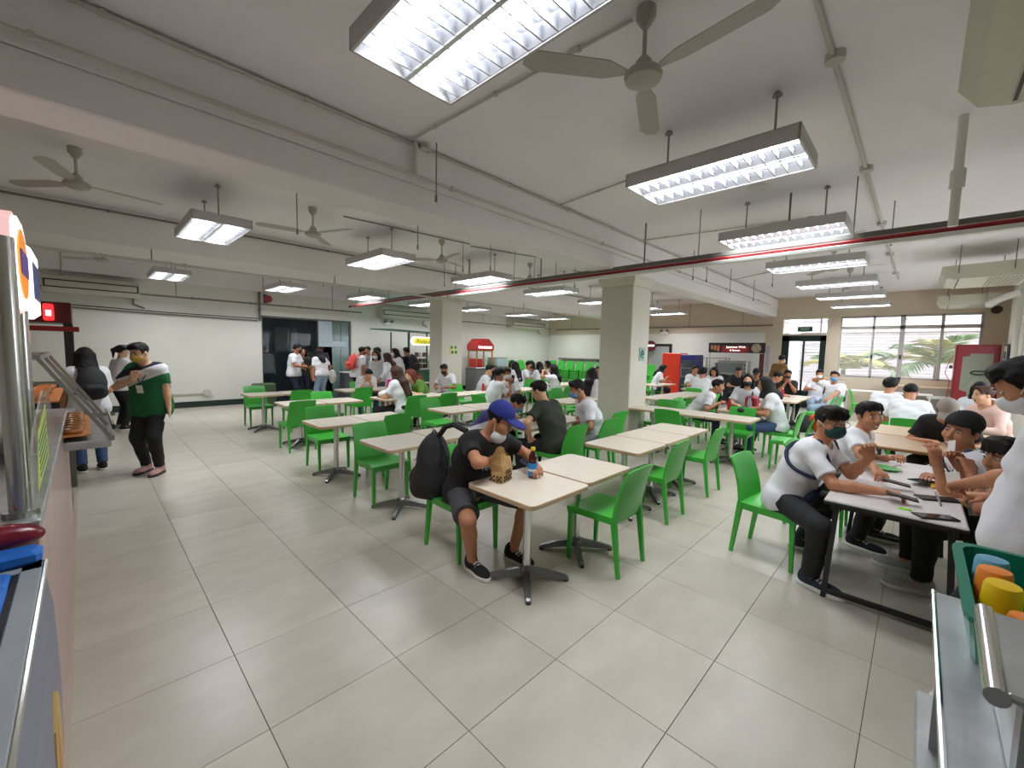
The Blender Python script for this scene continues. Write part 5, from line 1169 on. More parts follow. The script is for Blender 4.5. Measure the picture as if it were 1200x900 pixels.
# the hero's big backpack hangs from one shoulder behind the chair
t = thing('backpack', 'big black backpack slung behind the man in the blue cap', 'backpack', (2.12, 2.52, 0), 0)
def bld(F):
    F.ell((-0.16,0.27,0.68), np.eye(3), (0.15,0.12,0.27), 0.03); F.ell((-0.16,0.29,0.55), np.eye(3), (0.165,0.14,0.15), 0.06); F.cap((-0.24,0.34,0.5),(-0.1,0.36,0.5),0.08,None,0.05); F.ripple(0.004,18)
sdf_obj('main_bag', bld, (-0.45,0.0,0.3), (0.15,0.6,1.05), 0.009, M_bpk, t)
sdf_obj('front_pocket', lambda F: F.ell((-0.20,0.385,0.56), np.eye(3), (0.11,0.06,0.12), 0.02), (-0.4,0.2,0.35), (0,0.55,0.8), 0.009, M_bpk, t)
MB().tube([(-0.14,0.22,0.93),(-0.15,0.12,1.02),(-0.16,0.0,1.055),(-0.14,-0.13,1.02)], 0.022, 6).obj('strap', M_bpk, t, True); MB().tube([(-0.14,0.20,0.92),(-0.13,0.12,0.78),(-0.12,0.16,0.6)], 0.014, 6).obj('strap', M_bpk, t, True)
MB().tube([(-0.19,0.26,0.94),(-0.16,0.26,0.975),(-0.13,0.26,0.94)], 0.009, 5).obj('handle', M_bpk, t); MB().tube([(-0.28,0.36,0.72),(-0.16,0.415,0.80),(-0.05,0.36,0.72)],0.004,4).obj('zip', M_dsteel, t)
# kraft paper bag with its checkered print
M_kraft = mat('kraft_paper', lin(196,158,104), 0.8, noise=0.06, nscale=14, bump=0.3, bscale=22)
t = thing('paper_bag', 'crumpled brown paper bag with black checkered print on the nearest table', 'bag', (2.06, 2.09, 0.70), 0.25)
b = MB(); rings = []
rnd = random.Random(4)
for k, (z, wx, wy, dx) in enumerate(((0,0.075,0.05,0),(0.03,0.08,0.055,0),(0.08,0.075,0.058,0.004),(0.13,0.082,0.055,-0.01),(0.17,0.075,0.05,-0.018),(0.205,0.08,0.05,-0.028))):
    R = []
    for i in range(16):
        a = 2*PI*i/16; s = (abs(math.cos(a))**4+abs(math.sin(a))**4)**-0.25
        j = 1+0.06*rnd.uniform(-1,1)*(k > 0)
        R.append((dx+wx*s*math.cos(a)*j, wy*s*math.sin(a)*j, z+(0.012*rnd.uniform(-1,1)+0.02*math.sin(2*a) if k == 5 else 0)))
    rings.append(R)
b.loft(rings, 0, False); b.add(rings[0], [tuple(range(16))[::-1]]); b.obj('bag', M_kraft, t)
q = MB()
for r_ in range(3):
    for c_ in range(7):
        if (r_+c_) % 2 == 0: q.box(-0.082, -0.0795, -0.05+0.014*c_, -0.036+0.014*c_, 0.012+0.014*r_, 0.026+0.014*r_).box(-0.062+0.0155*c_, -0.0475+0.0155*c_, -0.059, -0.0565, 0.012+0.014*r_, 0.026+0.014*r_)
q.obj('checker_print', M_black, t, kind='stuff')
q = MB()
for k in range(4): q.box(-0.045+0.02*k, -0.031+0.02*k, -0.062, -0.0595, 0.065, 0.075).box(-0.04+0.017*k, -0.028+0.017*k, -0.0625, -0.06, 0.082, 0.09)
q.obj('letter_print', M_black, t, kind='stuff')
# bottle
t = thing('drink_bottle', 'bottle of brown drink with blue label and yellow cap on the nearest table', 'bottle', (2.27, 1.98, 0.70))
MB().lathe([(0.0,0),(0.030,0.002),(0.033,0.012),(0.033,0.115),(0.031,0.13),(0.033,0.14),(0.030,0.165),(0.018,0.192),(0.014,0.2),(0.014,0.208)], 18).obj('body', mat('cola_drink', (0.045,0.008,0.006), 0.12, coat=0.5), t, True)
MB().lathe([(0.0338,0.02),(0.0342,0.022),(0.0342,0.112),(0.0338,0.114)], 18).obj('label', mat('label_blue', lin(40,130,200), 0.4), t, True, label='blue label with a white band')
MB().lathe([(0.0345,0.055),(0.0347,0.056),(0.0347,0.07),(0.0345,0.071)], 18).obj('label_band', M_white, t)
MB().lathe([(0.0,0.228),(0.016,0.228),(0.0165,0.206),(0.0,0.206)], 14).obj('cap', mat('cap_yellow', lin(236,206,40), 0.4), t, True)
p = MB().cyl((2.325,1.97,0.80),(2.30,2.03,0.90),0.005,n=6).obj('pen', M_white); tag(p, 'white pen held by the man in the blue cap', 'pen')
def phone(x, y, z, rz, label, tilt=0.0, c=M_black, cat='phone', w=0.075, l=0.155):
    o = thing('phone', label, cat, (x, y, z), rz); o.rotation_euler = (tilt, 0, rz)
    MB().cbox(-w/2, w/2, -l/2, l/2, 0, 0.009, 0.003).obj('case', c, o); MB().box(-w/2+0.004, w/2-0.004, -l/2+0.004, l/2-0.004, 0.009, 0.0098).obj('screen', mat('phone_glass', (0.02,0.022,0.03), 0.08), o); return o
phone(1.98+0.34, 2.06, 0.765, 0.5, 'dark blue phone at the hand of the man in the blue cap', 0.5, mat('phone_blue', (0.03,0.05,0.16), 0.3))
# print on the hero's tee
f, u, rt, Ch = h['fwT'], h['upT'], h['right'], h['Ch']
b = MB(); c = Ch+u*0.02+f*0.150
b.tube([c+rt*0.05*math.cos(q)+u*0.05*math.sin(q)-f*0.012*abs(math.cos(q)) for q in [2*PI*k/20 for k in range(21)]], 0.006, 5)
b.tube([c+rt*0.032*math.cos(q)+u*0.032*math.sin(q) for q in [2*PI*k/16 for k in range(17)]], 0.004, 5); b.tube([c-rt*0.02-u*0.015,c+u*0.02,c+rt*0.02-u*0.015],0.006,5)
b.obj('tee_print', mat('print_white', lin(190,196,204), 0.7), h['root'], label='round white print on the chest')
# near right table
phone(3.56, 0.02, 0.765, 0.1, 'phone in the hands of the boy in glasses', 0.15); phone(3.93, 0.06, 0.765, 0.1, 'phone in the hand of the smiling boy behind him', 0.15)
phone(3.40, -0.13, 0.722, 0.55, 'dark phone lying at the near edge of the white table', 0, w=0.085, l=0.19)
phone(4.26, -0.08, 0.74, 1.2, 'dark tablet held flat by the boy with the headband', 0.1, w=0.10, l=0.22, cat='tablet')
t = thing('plate', 'green plate with a spoon on the white table', 'plate', (4.58, 0.14, 0.72)); MB().lathe([(0.0,0.004),(0.07,0.004),(0.10,0.016),(0.102,0.019),(0.07,0.009),(0.0,0.008)], 22).obj('dish', M_green, t, True); MB().bar((0.02,-0.02,0.016),(0.13,-0.09,0.03),0.012,0.003).obj('spoon', M_chrome, t)
t = thing('pouch', 'flat black cloth pouch on the white table', 'pouch', (3.86, -0.15, 0.72), 0.5); MB().cbox(-0.05,0.05,-0.11,0.11,0,0.012,0.005).obj('pouch', M_black, t) if False else MB().cbox(-0.05,0.05,-0.11,0.11,0.0,0.012,0.005).obj('cloth', M_black, t)
MB().tube([(0,0.11,0.006),(0.03,0.17,0.004),(0.0,0.2,0.004),(-0.03,0.16,0.004),(-0.01,0.11,0.006)],0.003,4).obj('cord', M_white, t)
s = MB().cyl((3.70,-0.16,0.725),(3.98,-0.14,0.74),0.006,n=6).obj('pencil', M_conduit_d); tag(s, 'grey pencil lying across the black pouch', 'pencil')
s = MB().cbox(-0.06,0.06,-0.09,0.09,0,0.02,0.006); at_loc(s, 4.22, -0.21, 0.72); s = s.obj('yellow_pouch', mat('pouch_yellow', lin(206,160,50), 0.6)); tag(s, 'yellow pouch under the tablet on the white table', 'pouch')
for k, (nm, sg, a, l) in enumerate((('guy5',-1,0.4,'white card held up by the standing boy at the right'),('guy4',1,-0.2,'white card held up by the boy half hidden at the right edge'))):
    E_, W2 = PP[nm]['arms'][sg]; c = wpos(PP[nm], W2+unit(W2-E_)*0.11+V3(0,0,0.03))
    s = MB().cbox(-0.028,0.028,-0.002,0.002,-0.04,0.04,0.001).obj('card', M_white); s.location = c; s.rotation_euler = (0.2, 0.3, a+0.8); tag(s, l, 'card')
s = MB().cbox(-0.012,0.012,-0.03,0.03,0,0.01,0.003); at_loc(s, 3.44, 0.0, 0.72); s = s.obj('lighter', mat('lime', lin(150,230,60), 0.4)); tag(s, 'lime green trinket by the dark phone on the white table', 'trinket')
# straps worn across white tees (thin bands of webbing)
g = PP['guy1']
def smooth(P, n=6):
    P = [np.array(p, float) for p in P]; Q = []
    for i in range(len(P)-1):
        a, b, c, d = P[max(i-1,0)], P[i], P[i+1], P[min(i+2,len(P)-1)]
        for k in range(n):
            t = k/n; Q.append(0.5*((2*b)+(c-a)*t+(2*a-5*b+4*c-d)*t*t+(3*b-a-3*c+d)*t**3))
    return Q+[P[-1]]
def sling(info, m, label, side=1, bag=True):
    r = info['root']; Nk, Ch, Pv, f, u, rt = info['Nk'], info['Ch'], info['Pv'], info['fwT'], info['upT'], info['right']
    t = thing('sling_bag', label, 'bag', r.location, r.rotation_euler[2]); t.scale = r.scale
    P = [Nk-u*0.03+rt*side*0.085-f*0.112, Nk+rt*side*0.115+u*0.055, Nk-u*0.06+rt*side*0.10+f*0.138, Ch+rt*side*0.05+f*0.182, Ch-u*0.12-rt*side*0.06+f*0.185]
    MB().tube(smooth(P), 0.014, 6).obj('strap', m, t, True)
    MB().tube(smooth([Nk-rt*side*0.115+u*0.045, Nk-u*0.06-rt*side*0.125-f*0.112, Nk-u*0.15-rt*side*0.175-f*0.108, Ch+u*0.0-rt*side*0.218-f*0.01, Ch+u*0.02-rt*side*0.17+f*0.145, Nk-u*0.06-rt*side*0.13+f*0.135, Nk-rt*side*0.115+u*0.045]), 0.014, 6).obj('strap', m, t, True)
    if bag: sdf_obj('pouch', lambda F: (F.ell(Ch-u*0.2-rt*side*0.02+f*0.17, np.stack([rt, f, u]), (0.12,0.05,0.085), 0.02)), Ch-u*0.2+f*0.15-0.2, Ch-u*0.2+f*0.15+0.2, 0.009, m, t)
sling(g, M_strap_n, 'dark sling bag worn across the chest of the boy in glasses', -1)
g = PP['guy3']; r = g['root']; t = thing('backpack', 'backpack with blue straps on the boy with the headband', 'backpack', r.location, r.rotation_euler[2])
Nk, Ch, f, u, rt = g['Nk'], g['Ch'], g['fwT'], g['upT'], g['right']; M_strap_b = mat('strap_blue', (0.02,0.055,0.13), 0.8)
for s in (1, -1): MB().tube([Nk+rt*s*0.10-f*0.11-u*0.05, Nk+rt*s*0.115+u*0.042-f*0.02, Nk-u*0.05+rt*s*0.125+f*0.098, Ch+rt*s*0.135+f*0.13, Ch-u*0.11+rt*s*0.165+f*0.06], 0.02, 6).obj('strap', M_strap_b, t, True)
sdf_obj('main_bag', lambda F: F.ell(Ch-f*0.22, np.stack([rt, f, u]), (0.15,0.09,0.2), 0.03), Ch-f*0.2-0.3, Ch-f*0.2+0.3, 0.012, M_strap_b, t)
backpack('black backpack of the long-haired girl at the food stall', PP['back_girl'], M_bpk, M_bpk, 1.0)
backpack('coral red backpack of the boy queuing', PP['red_pack'], M_bpr, M_bpr, 1.05)
backpack('black backpack of the boy in black tee at the green-roofed stall', PP['black_tee'], M_bpk, M_bpk, 1.1)
# lanyard, paper and watch of the woman in green; tumbler of the girl behind
g = PP['polo']; r = g['root']; 
def on(info, name, label, cat, p, parts, eul=(0,0,0)):
    t = thing(name, label, cat, wpos(info, p)); t.rotation_euler = (eul[0], eul[1], eul[2]+info['root'].rotation_euler[2])
    for nm, mb, m in parts: mb.obj(nm, m, t)
    return t
lw = g['arms'][-1][1]
on(g, 'folded_paper', 'folded white paper in the hand of the woman in green', 'paper', (lw[0]-0.02, lw[1]+0.03, lw[2]-0.14), [('sheet', MB().cbox(-0.004,0.004,-0.09,0.09,-0.05,0.05,0.001), M_white)], (0.5,0,0))
Nk, Ch, f, u, rt = g['Nk'], g['Ch'], g['fwT'], g['upT'], g['right']
t = thing('lanyard', 'dark lanyard with a white card on the woman in green', 'lanyard', r.location, r.rotation_euler[2]); t.scale = r.scale
MB().tube([Nk+rt*0.07+u*0.03, Nk-u*0.1+rt*0.05+f*0.118, Ch-u*0.0+f*0.157], 0.006, 5).obj('strap', M_black, t); MB().tube([Nk-rt*0.07+u*0.03, Nk-u*0.1-rt*0.05+f*0.118, Ch+f*0.157], 0.006, 5).obj('strap', M_black, t)
b = MB(); c = Ch-u*0.06+f*0.185; b.add([c-rt*0.035-u*0.05, c+rt*0.035-u*0.05, c+rt*0.035+u*0.05, c-rt*0.035+u*0.05, c-rt*0.035-u*0.05+f*0.004, c+rt*0.035-u*0.05+f*0.004, c+rt*0.035+u*0.05+f*0.004, c-rt*0.035+u*0.05+f*0.004], [(3,2,1,0),(4,5,6,7),(0,1,5,4),(1,2,6,5),(2,3,7,6),(3,0,4,7)]); b.obj('badge', M_white, t)
on(PP['glasses_girl'], 'tumbler', 'dark tumbler with white stripes held by the girl in glasses', 'tumbler', (0.12, 0.36, 0.86), [('cup', MB().lathe([(0.035,0),(0.045,0.2),(0.0,0.2)], 14), M_black)]+[('stripe', MB().lathe([(0.0375+0.0022*k,0.03+0.04*k),(0.039+0.0022*k,0.045+0.04*k)], 14, caps=False), M_white) for k in range(4)])
on(PP['phone_girl'], 'phone', 'dark phone held up by the girl in the white mask', 'phone', tuple(np.array(PP['phone_girl']['arms'][1][1])+V3(0.0,0.05,0.10)), [('case', MB().cbox(-0.04,0.04,-0.005,0.005,-0.08,0.08,0.003), M_black)], (-0.2,0,0.5))
on(PP['cam_girl'], 'phone', 'phone lifted overhead by the girl seen from behind', 'phone', (-0.02, 0.42, 1.18), [('case', MB().cbox(-0.08,0.08,-0.005,0.005,-0.04,0.04,0.003), M_black)])
on(PP['col_girl'], 'shoulder_bag', 'black bag held up by the long-haired girl by the column', 'bag', (0.0, 0.36, 0.92), [('bag', MB().cbox(-0.12,0.12,-0.06,0.06,-0.14,0.14,0.05), M_bpk), ('strap', MB().tube([(-0.08,0,0.13),(0,-0.02,0.26),(0.08,0,0.13)],0.01,5), M_bpk)])
backpack('backpack with black straps on the boy with the raised elbow', PP['strap_boy'], M_bpk, M_bpk, 0.85)
# things on the far tables
def bottle(x, y, label, m, capm, s=1.0, z=TZ):
    t = thing('drink_bottle', label, 'bottle', (x, y, z)); t.scale = (s,)*3
    MB().lathe([(0.0,0),(0.032,0.002),(0.032,0.13),(0.014,0.19),(0.014,0.2)], 12).obj('body', m, t, True); MB().lathe([(0.0,0.225),(0.016,0.225),(0.016,0.2),(0.0,0.2)], 10).obj('cap', capm, t)
M_water = mat('water_bottle', lin(190,210,220), 0.1, alpha=0.6); M_redplastic = mat('red_plastic', (0.45,0.015,0.02), 0.4)
bottle(7.72, 1.98, 'clear water bottle with blue cap beside the red bag', M_water, mat('blue_cap', (0.03,0.12,0.45), 0.4), 1.15); bottle(7.62, 2.26, 'red and white drink bottle on the table of the bending boy', M_redplastic, M_white, 1.0); bottle(12.0, 5.6, 'water bottle on the table by the red fridge', M_water, M_white, 1.1)
bottle(11.75, 4.2, 'white sauce bottle on the table past the raised hand', M_white, M_white, 0.9); bottle(11.9, 4.35, 'yellow sauce bottle on the table past the raised hand', mat('mustard', lin(220,170,40), 0.4), mat('cap_yellow', (0,0,0)), 0.9); bottle(11.2, 2.2, 'red drink bottle among the boys by the door', M_redplastic, M_white, 0.9); bottle(6.3, 7.05, 'red bottle right of the farther column', M_redplastic, M_white, 0.9)
t = thing('insulated_bag', 'red lunch bag on the table before the girl in the headscarf', 'bag', (8.02, 2.02, TZ)); MB().cbox(-0.11,0.11,-0.09,0.09,0,0.24,0.03).obj('body', mat('bag_red', (0.28,0.012,0.03), 0.6), t); MB().tube([(-0.06,0,0.23),(0,0,0.31),(0.06,0,0.23)],0.009,5).obj('handle', M_black, t)
def softbag(name, label, c, r, m, ripple=0.005):
    o = sdf_obj(name, lambda F: (F.ell(c, np.eye(3), r, 0.02), F.cut((0,0,c[2]-r[2]*0.82),(0,0,-1)), F.ripple(ripple, 28)), np.array(c)-np.array(r)-0.03, np.array(c)+np.array(r)+0.03, max(0.008, min(r)/8), m); return tag(o, label, 'bag')
softbag('tote_bag', 'black bag on the table between the headscarf girl and the bending boy', (7.56,2.02,TZ+0.045), (0.2,0.09,0.055), M_bpk)
softbag('plastic_bag', 'white plastic bag on the table of the brown-haired girl', (3.98,7.12,TZ+0.07), (0.2,0.13,0.085), M_white)
softbag('backpack', 'dark backpack under the table of the boys by the door', (10.9,1.7,0.2), (0.2,0.15,0.24), M_bpk)
t = thing('tissue_box', 'bright pink tumbler box on the far left table', 'box', (4.95, 8.8, TZ)); MB().cbox(-0.05,0.05,-0.05,0.05,0,0.19,0.01).obj('body', mat('hot_pink', (0.75,0.03,0.25), 0.5), t); MB().lathe([(0.03,0.19),(0.03,0.2)],10).obj('lid', mat('hot_pink', (0,0,0)), t)
t = thing('paper_cup', 'white cup behind the brown-haired girl', 'cup', (4.95, 8.55, TZ)); MB().lathe([(0.035,0),(0.045,0.12),(0.042,0.12),(0.03,0.01)],14,caps=False).obj('cup', M_white, t); MB().lathe([(0.046,0.12),(0.04,0.135),(0.0,0.137)],14).obj('lid', M_white, t)
s = sdf_obj('tote', lambda F: (F.ell((4.92,11.95,0.78), np.eye(3), (0.11,0.06,0.2), 0.02), F.ripple(0.005,20)), (4.75,11.8,0.5), (5.1,12.1,1.05), 0.014, M_white); tag(s, 'white tote bag hanging at the side of the girl in light jeans', 'bag'); s.name = 'tote_bag'
# orange cloth on the chair
s = sdf_obj('jacket', lambda F: (F.cap((6.9,0.985,0.80),(7.2,0.985,0.80),0.04,None,0.03), F.cap((7.12,0.97,0.78),(7.16,0.95,0.60),0.05,0.04,0.05), F.cap((6.96,0.97,0.78),(6.98,0.95,0.66),0.045,0.04,0.05), F.ripple(0.008,26)), (6.8,0.85,0.5), (7.3,1.1,0.9), 0.011, mat('orange_cloth', lin(205,84,46), 0.85)); tag(s, 'orange cloth hanging over the back of a green chair by the aisle', 'jacket')
# ------------------------------------------------------------------ right foreground: steel counter, basket of tumblers
M_st2 = mat('worn_steel', (0.52,0.54,0.55), 0.45, 0.9, noise=0.15, nscale=9, bump=0.05, bscale=90)
t = thing('steel_counter', 'stainless steel counter in the bottom right corner', 'counter', (0, 0, 0))
MB().cbox(0.2,1.73,-0.95,-0.075,0.915,0.95,0.006).obj('worktop', M_st2, t); MB().tube([(0.2,-0.078,0.948),(1.73,-0.078,0.948)],0.006,8).obj('rim', M_chrome, t)
MB().cbox(0.2,1.70,-0.95,-0.06,0.62,0.65,0.005).obj('lower_shelf', M_st2, t); MB().cbox(0.15,1.45,-0.95,-0.045,0.36,0.38,0.005).obj('lower_shelf', M_st2, t)
for x in (0.3, 1.66): 
    for y in (-0.12, -0.9): MB().cyl((x,y,0),(x,y,0.915),0.02).obj('leg', M_steel, t)
MB().box(1.45,1.47,-0.9,-0.085,0.65,0.915).obj('divider', M_st2, t)
M_teal = mat('teal_plastic', (0.0,0.19,0.125), 0.35)
t = thing('basket', 'green plastic basket of tumblers on the steel counter', 'basket', (1.62, -0.36, 0.951))
def rrect(hx, hy, c, z, n=4):
    P = []
    for sx, sy, a0 in ((1,1,0),(-1,1,PI/2),(-1,-1,PI),(1,-1,1.5*PI)):
        for k in range(n): a = a0+PI/2*k/(n-1); P.append((sx*(hx-c)+c*math.cos(a), sy*(hy-c)+c*math.sin(a), z))
    return P
b = MB(); b.loft([rrect(0.270,0.228,0.05,0.0), rrect(0.278,0.237,0.05,0.095), rrect(0.288,0.247,0.05,0.10), rrect(0.288,0.247,0.05,0.112), rrect(0.268,0.226,0.05,0.112), rrect(0.258,0.216,0.05,0.01)], 0, False)
b.add(rrect(0.270,0.228,0.05,0.0), [tuple(range(16))[::-1]]); b.add(rrect(0.258,0.216,0.05,0.01), [tuple(range(16))]); b.obj('tub', M_teal, t)
for k in range(3): MB().box(-0.279,-0.270,-0.12+0.11*k,-0.05+0.11*k,0.025,0.08).obj('window_panel', mat('teal_dark', (0.0,0.09,0.07), 0.4), t)
MB().tube([(-0.255,-0.1,0.105),(-0.278,-0.1,0.107),(-0.278,0.1,0.107),(-0.255,0.1,0.105)],0.008,6).obj('handle', M_teal, t)
def tumbler(x, y, rgb, label, nm, tilt=(0,0), z=0.965, s=0.70):
    t = thing('tumbler', label, 'tumbler', (x, y, z)); t.rotation_euler = (tilt[0], tilt[1], 0); t.scale = (s,)*3
    MB().lathe([(0.052,0.0),(0.056,0.002),(0.0475,0.165),(0.043,0.178),(0.0,0.181)], 24).obj('cup', mat('tumbler_'+nm, rgb, 0.3, coat=0.2), t, True)
    MB().lathe([(0.0565,0.0),(0.058,0.004),(0.0565,0.010)], 24, caps=False).obj('rim', mat('tumbler_'+nm, rgb), t, True)
tumbler(1.55,-0.182,lin(246,206,28),'yellow tumbler upside down at the front of the basket','yellow',(0.03,-0.06)); tumbler(1.635,-0.180,lin(244,140,50),'orange tumbler behind the yellow one in the basket','orange',(0,0)); tumbler(1.72,-0.182,lin(110,175,205),'blue tumbler at the back of the basket','blue')
tumbler(1.60,-0.285,lin(176,208,40),'lime tumbler on the right in the basket','lime'); tumbler(1.78,-0.46,lin(96,168,190),'blue tumbler under the cloth in the basket','blue',z=0.965); tumbler(1.43,-0.21,lin(244,130,40),'small orange tumbler low at the front of the basket','orange',z=0.962,s=0.6)
s = sdf_obj('cloth', lambda F: (F.cap((1.47,-0.24,1.03),(1.55,-0.40,1.09),0.03,0.05,0.05), F.cap((1.55,-0.40,1.08),(1.62,-0.5,1.03),0.05,0.05,0.05), F.cap((1.47,-0.3,1.01),(1.5,-0.46,1.01),0.06,None,0.05), F.ripple(0.006,40)), (1.35,-0.6,0.9), (1.75,-0.1,1.22), 0.008, mat('pale_green_cloth', lin(160,196,112), 0.9, bump=0.4, bscale=140)); tag(s, 'pale green wash cloth draped over the tumblers', 'cloth')
t = thing('steel_bin', 'steel dispenser box with a rolled rim at the right edge', 'dispenser', (1.17, -0.368, 0.951))
MB().cbox(-0.14,0.14,-0.26,0.215,0.0,0.13,0.006).obj('body', M_st2, t); MB().cbox(-0.16,0.16,-0.3,0.235,0.135,0.15,0.005).obj('top', M_st2, t); MB().cyl((-0.165,0.240,0.14),(0.165,0.230,0.142),0.016,n=14).obj('rolled_rim', M_chrome, t, True)
MB().box(-0.145,-0.14,0.0,0.19,0.01,0.125).obj('panel', M_white, t)
t = thing('scourer', 'ball of steel wool on a clear dish at the right edge', 'scourer', (1.27, -0.29, 1.103)); b = MB()
rnd = random.Random(2)
for k in range(40):
    a = rnd.uniform(0,2*PI); e = rnd.uniform(0,1.4); r_ = rnd.uniform(0.02,0.035); c = (0.012*math.cos(a),0.012*math.sin(a),0.022+0.012*math.sin(e)); b.tube([(c[0]+r_*math.cos(a+q)*math.cos(e*0.6), c[1]+r_*math.sin(a+q), c[2]+0.02*math.sin(q*2+e)) for q in [2*PI*i/9 for i in range(9)]], 0.0022, 3)
b.obj('wool', M_chrome, t, kind='stuff'); MB().lathe([(0.0,0.002),(0.045,0.002),(0.055,0.012),(0.052,0.012),(0.04,0.005),(0.0,0.005)],18).obj('dish', M_water, t)
# ------------------------------------------------------------------ left foreground: freezer, food stall
M_frz = mat('freezer_grey', lin(150,156,160), 0.4, noise=0.05, nscale=6); M_frzs = mat('freezer_side', lin(112,116,134), 0.4, noise=0.05, nscale=4); M_blue = mat('blue_plastic', (0.02,0.16,0.60), 0.35)
t = thing('chest_freezer', 'grey chest freezer with blue lid frame in the bottom left corner', 'freezer', (0, 0, 0))
side = [(-0.90,0.05),(-0.115,0.05),(-0.100,0.30),(-0.095,0.55),(-0.100,0.80),(-0.112,0.90),(-0.135,0.945),(-0.16,0.95),(-0.90,0.95)]
b = MB().prism(side, 'y', 0.15, 1.90); b.mi = [1]*len(b.mi); b.obj('body', [M_frz, M_frzs], t)
MB().cbox(-0.16,-0.113,0.12,1.905,0.947,0.956,0.004).obj('top_rim', M_frz, t); MB().cbox(-0.90,-0.113,1.83,1.905,0.947,0.956,0.004).obj('top_rim', M_frz, t)
MB().tube([(-0.112,0.15,0.948),(-0.112,1.90,0.948)],0.007,8).obj('rim_edge', M_chrome, t)
MB().box(-0.172,-0.16,0.12,1.83,0.945,0.953).obj('gasket', M_black, t)
MB().cbox(-0.215,-0.172,0.12,1.82,0.945,0.967,0.008).obj('lid_frame', M_blue, t); MB().cbox(-0.90,-0.172,1.72,1.82,0.945,0.970,0.008).obj('lid_frame', M_blue, t)
MB().cbox(-0.9,-0.115,1.86,1.94,0.956,1.0,0.012).obj('lid_handle', M_blue, t)
MB().box(-0.90,-0.215,0.12,1.72,0.948,0.954).obj('lid_glass', mat('freezer_glass', (0.12,0.14,0.17), 0.05, alpha=0.55), t)
MB().box(-0.90,-0.27,0.12,1.72,0.75,0.76).obj('basket_floor', mat('freezer_inside', (0.30,0.06,0.10), 0.5, noise=0.5, nscale=9), t)
b = MB()
for k, (z, wv) in enumerate(((0.06,0.02),(0.2,0.05),(0.34,0.075),(0.46,0.085))): pass
cone = [(1.62,0.08),(1.50,0.50),(1.53,0.62),(1.62,0.68),(1.71,0.62),(1.74,0.50)]
MB().add([(-0.094-0.0*i+0.002, y, z) for i, (y, z) in enumerate(cone)]+[(-0.10, y, z) for y, z in cone], [(0,1,2,3,4,5),(11,10,9,8,7,6)]+[(i,(i+1)%6,6+(i+1)%6,6+i) for i in range(6)]).obj('cone_print', mat('cone_print', lin(196,160,86), 0.5), t, label='ochre cone print on the freezer side')
MB().add([(-0.0915, y, z) for y, z in ((1.60,0.08),(1.55,0.45),(1.60,0.62),(1.66,0.45))]+[(-0.094, y, z) for y, z in ((1.60,0.08),(1.55,0.45),(1.60,0.62),(1.66,0.45))], [(0,1,2,3),(7,6,5,4)]+[(i,(i+1)%4,4+(i+1)%4,4+i) for i in range(4)]).obj('cone_print', mat('cone_print2', lin(186,128,84), 0.5), t)
softbag('plastic_bag', 'dark red plastic bag squeezed between freezer and stall', (-0.33,1.97,1.02), (0.22,0.05,0.05), mat('maroon_plastic', (0.16,0.008,0.02), 0.25, noise=0.3, nscale=12), 0.006)
t = thing('stall_counter', 'food stall counter with pinkish front panel along the left edge', 'counter', (0, 0, 0))
M_pinkp = mat('pink_panel', lin(190,158,148), 0.3, noise=0.1, nscale=5, coat=0.3)
MB().cbox(-0.95,-0.122,2.0,5.0,0.0,1.03,0.006).obj('front_panel', M_pinkp, t); MB().cbox(-0.97,-0.118,1.98,5.0,1.03,1.06,0.005).obj('worktop', M_st2, t)
struct(MB().box(-0.14,-0.105,-0.5,6.4,0.0,0.02).obj('baseboard_left', mat('kick_tile', lin(186,172,156), 0.4)))
for k, (x, y, z0, z1, r, l) in enumerate(((-0.165,2.06,1.06,1.95,0.027,'nearest upright steel pole of the food stall'),(-0.205,3.05,1.06,1.78,0.027,'second upright steel pole, under the lit sign'))):
    t = thing('steel_pole', l, 'pole', (x, y, 0)); MB().cyl((0,0,z0),(0,0,z1),r,n=18).obj('tube', M_chrome, t, True); MB().cyl((0,0,z0),(0,0,z0+0.02),r*1.6,n=18).obj('foot_ring', M_steel, t)
# acrylic guard with a yellow-green notice
t = thing('acrylic_guard', 'clear acrylic guard with a yellow green notice on the stall counter', 'panel', (-0.145, 0, 0))
def slab(poly, x0, x1): return MB().prism(poly, 'x', x0, x1)
slab([(2.02,1.06),(3.9,1.06),(3.3,1.36),(2.9,1.40),(2.35,1.30),(2.05,1.2)], -0.003, 0.003).obj('sheet', mat('acrylic', (0.85,0.9,0.88), 0.08, alpha=0.25), t)
slab([(2.32,1.07),(2.95,1.08),(2.95,1.33),(2.45,1.27)], 0.004, 0.006).obj('notice', mat('notice_lime', lin(206,222,120), 0.5), t)
for k in range(6): slab([(2.42,1.10+0.026*k),(2.88,1.105+0.033*k),(2.88,1.112+0.033*k),(2.42,1.107+0.026*k)], 0.0065, 0.0075).obj('text_line', M_ink_g, t)
softbag('plastic_bag', 'big white plastic bag behind the steel poles of the food stall', (-0.42,3.2,1.24), (0.22,0.2,0.22), M_white, 0.007)
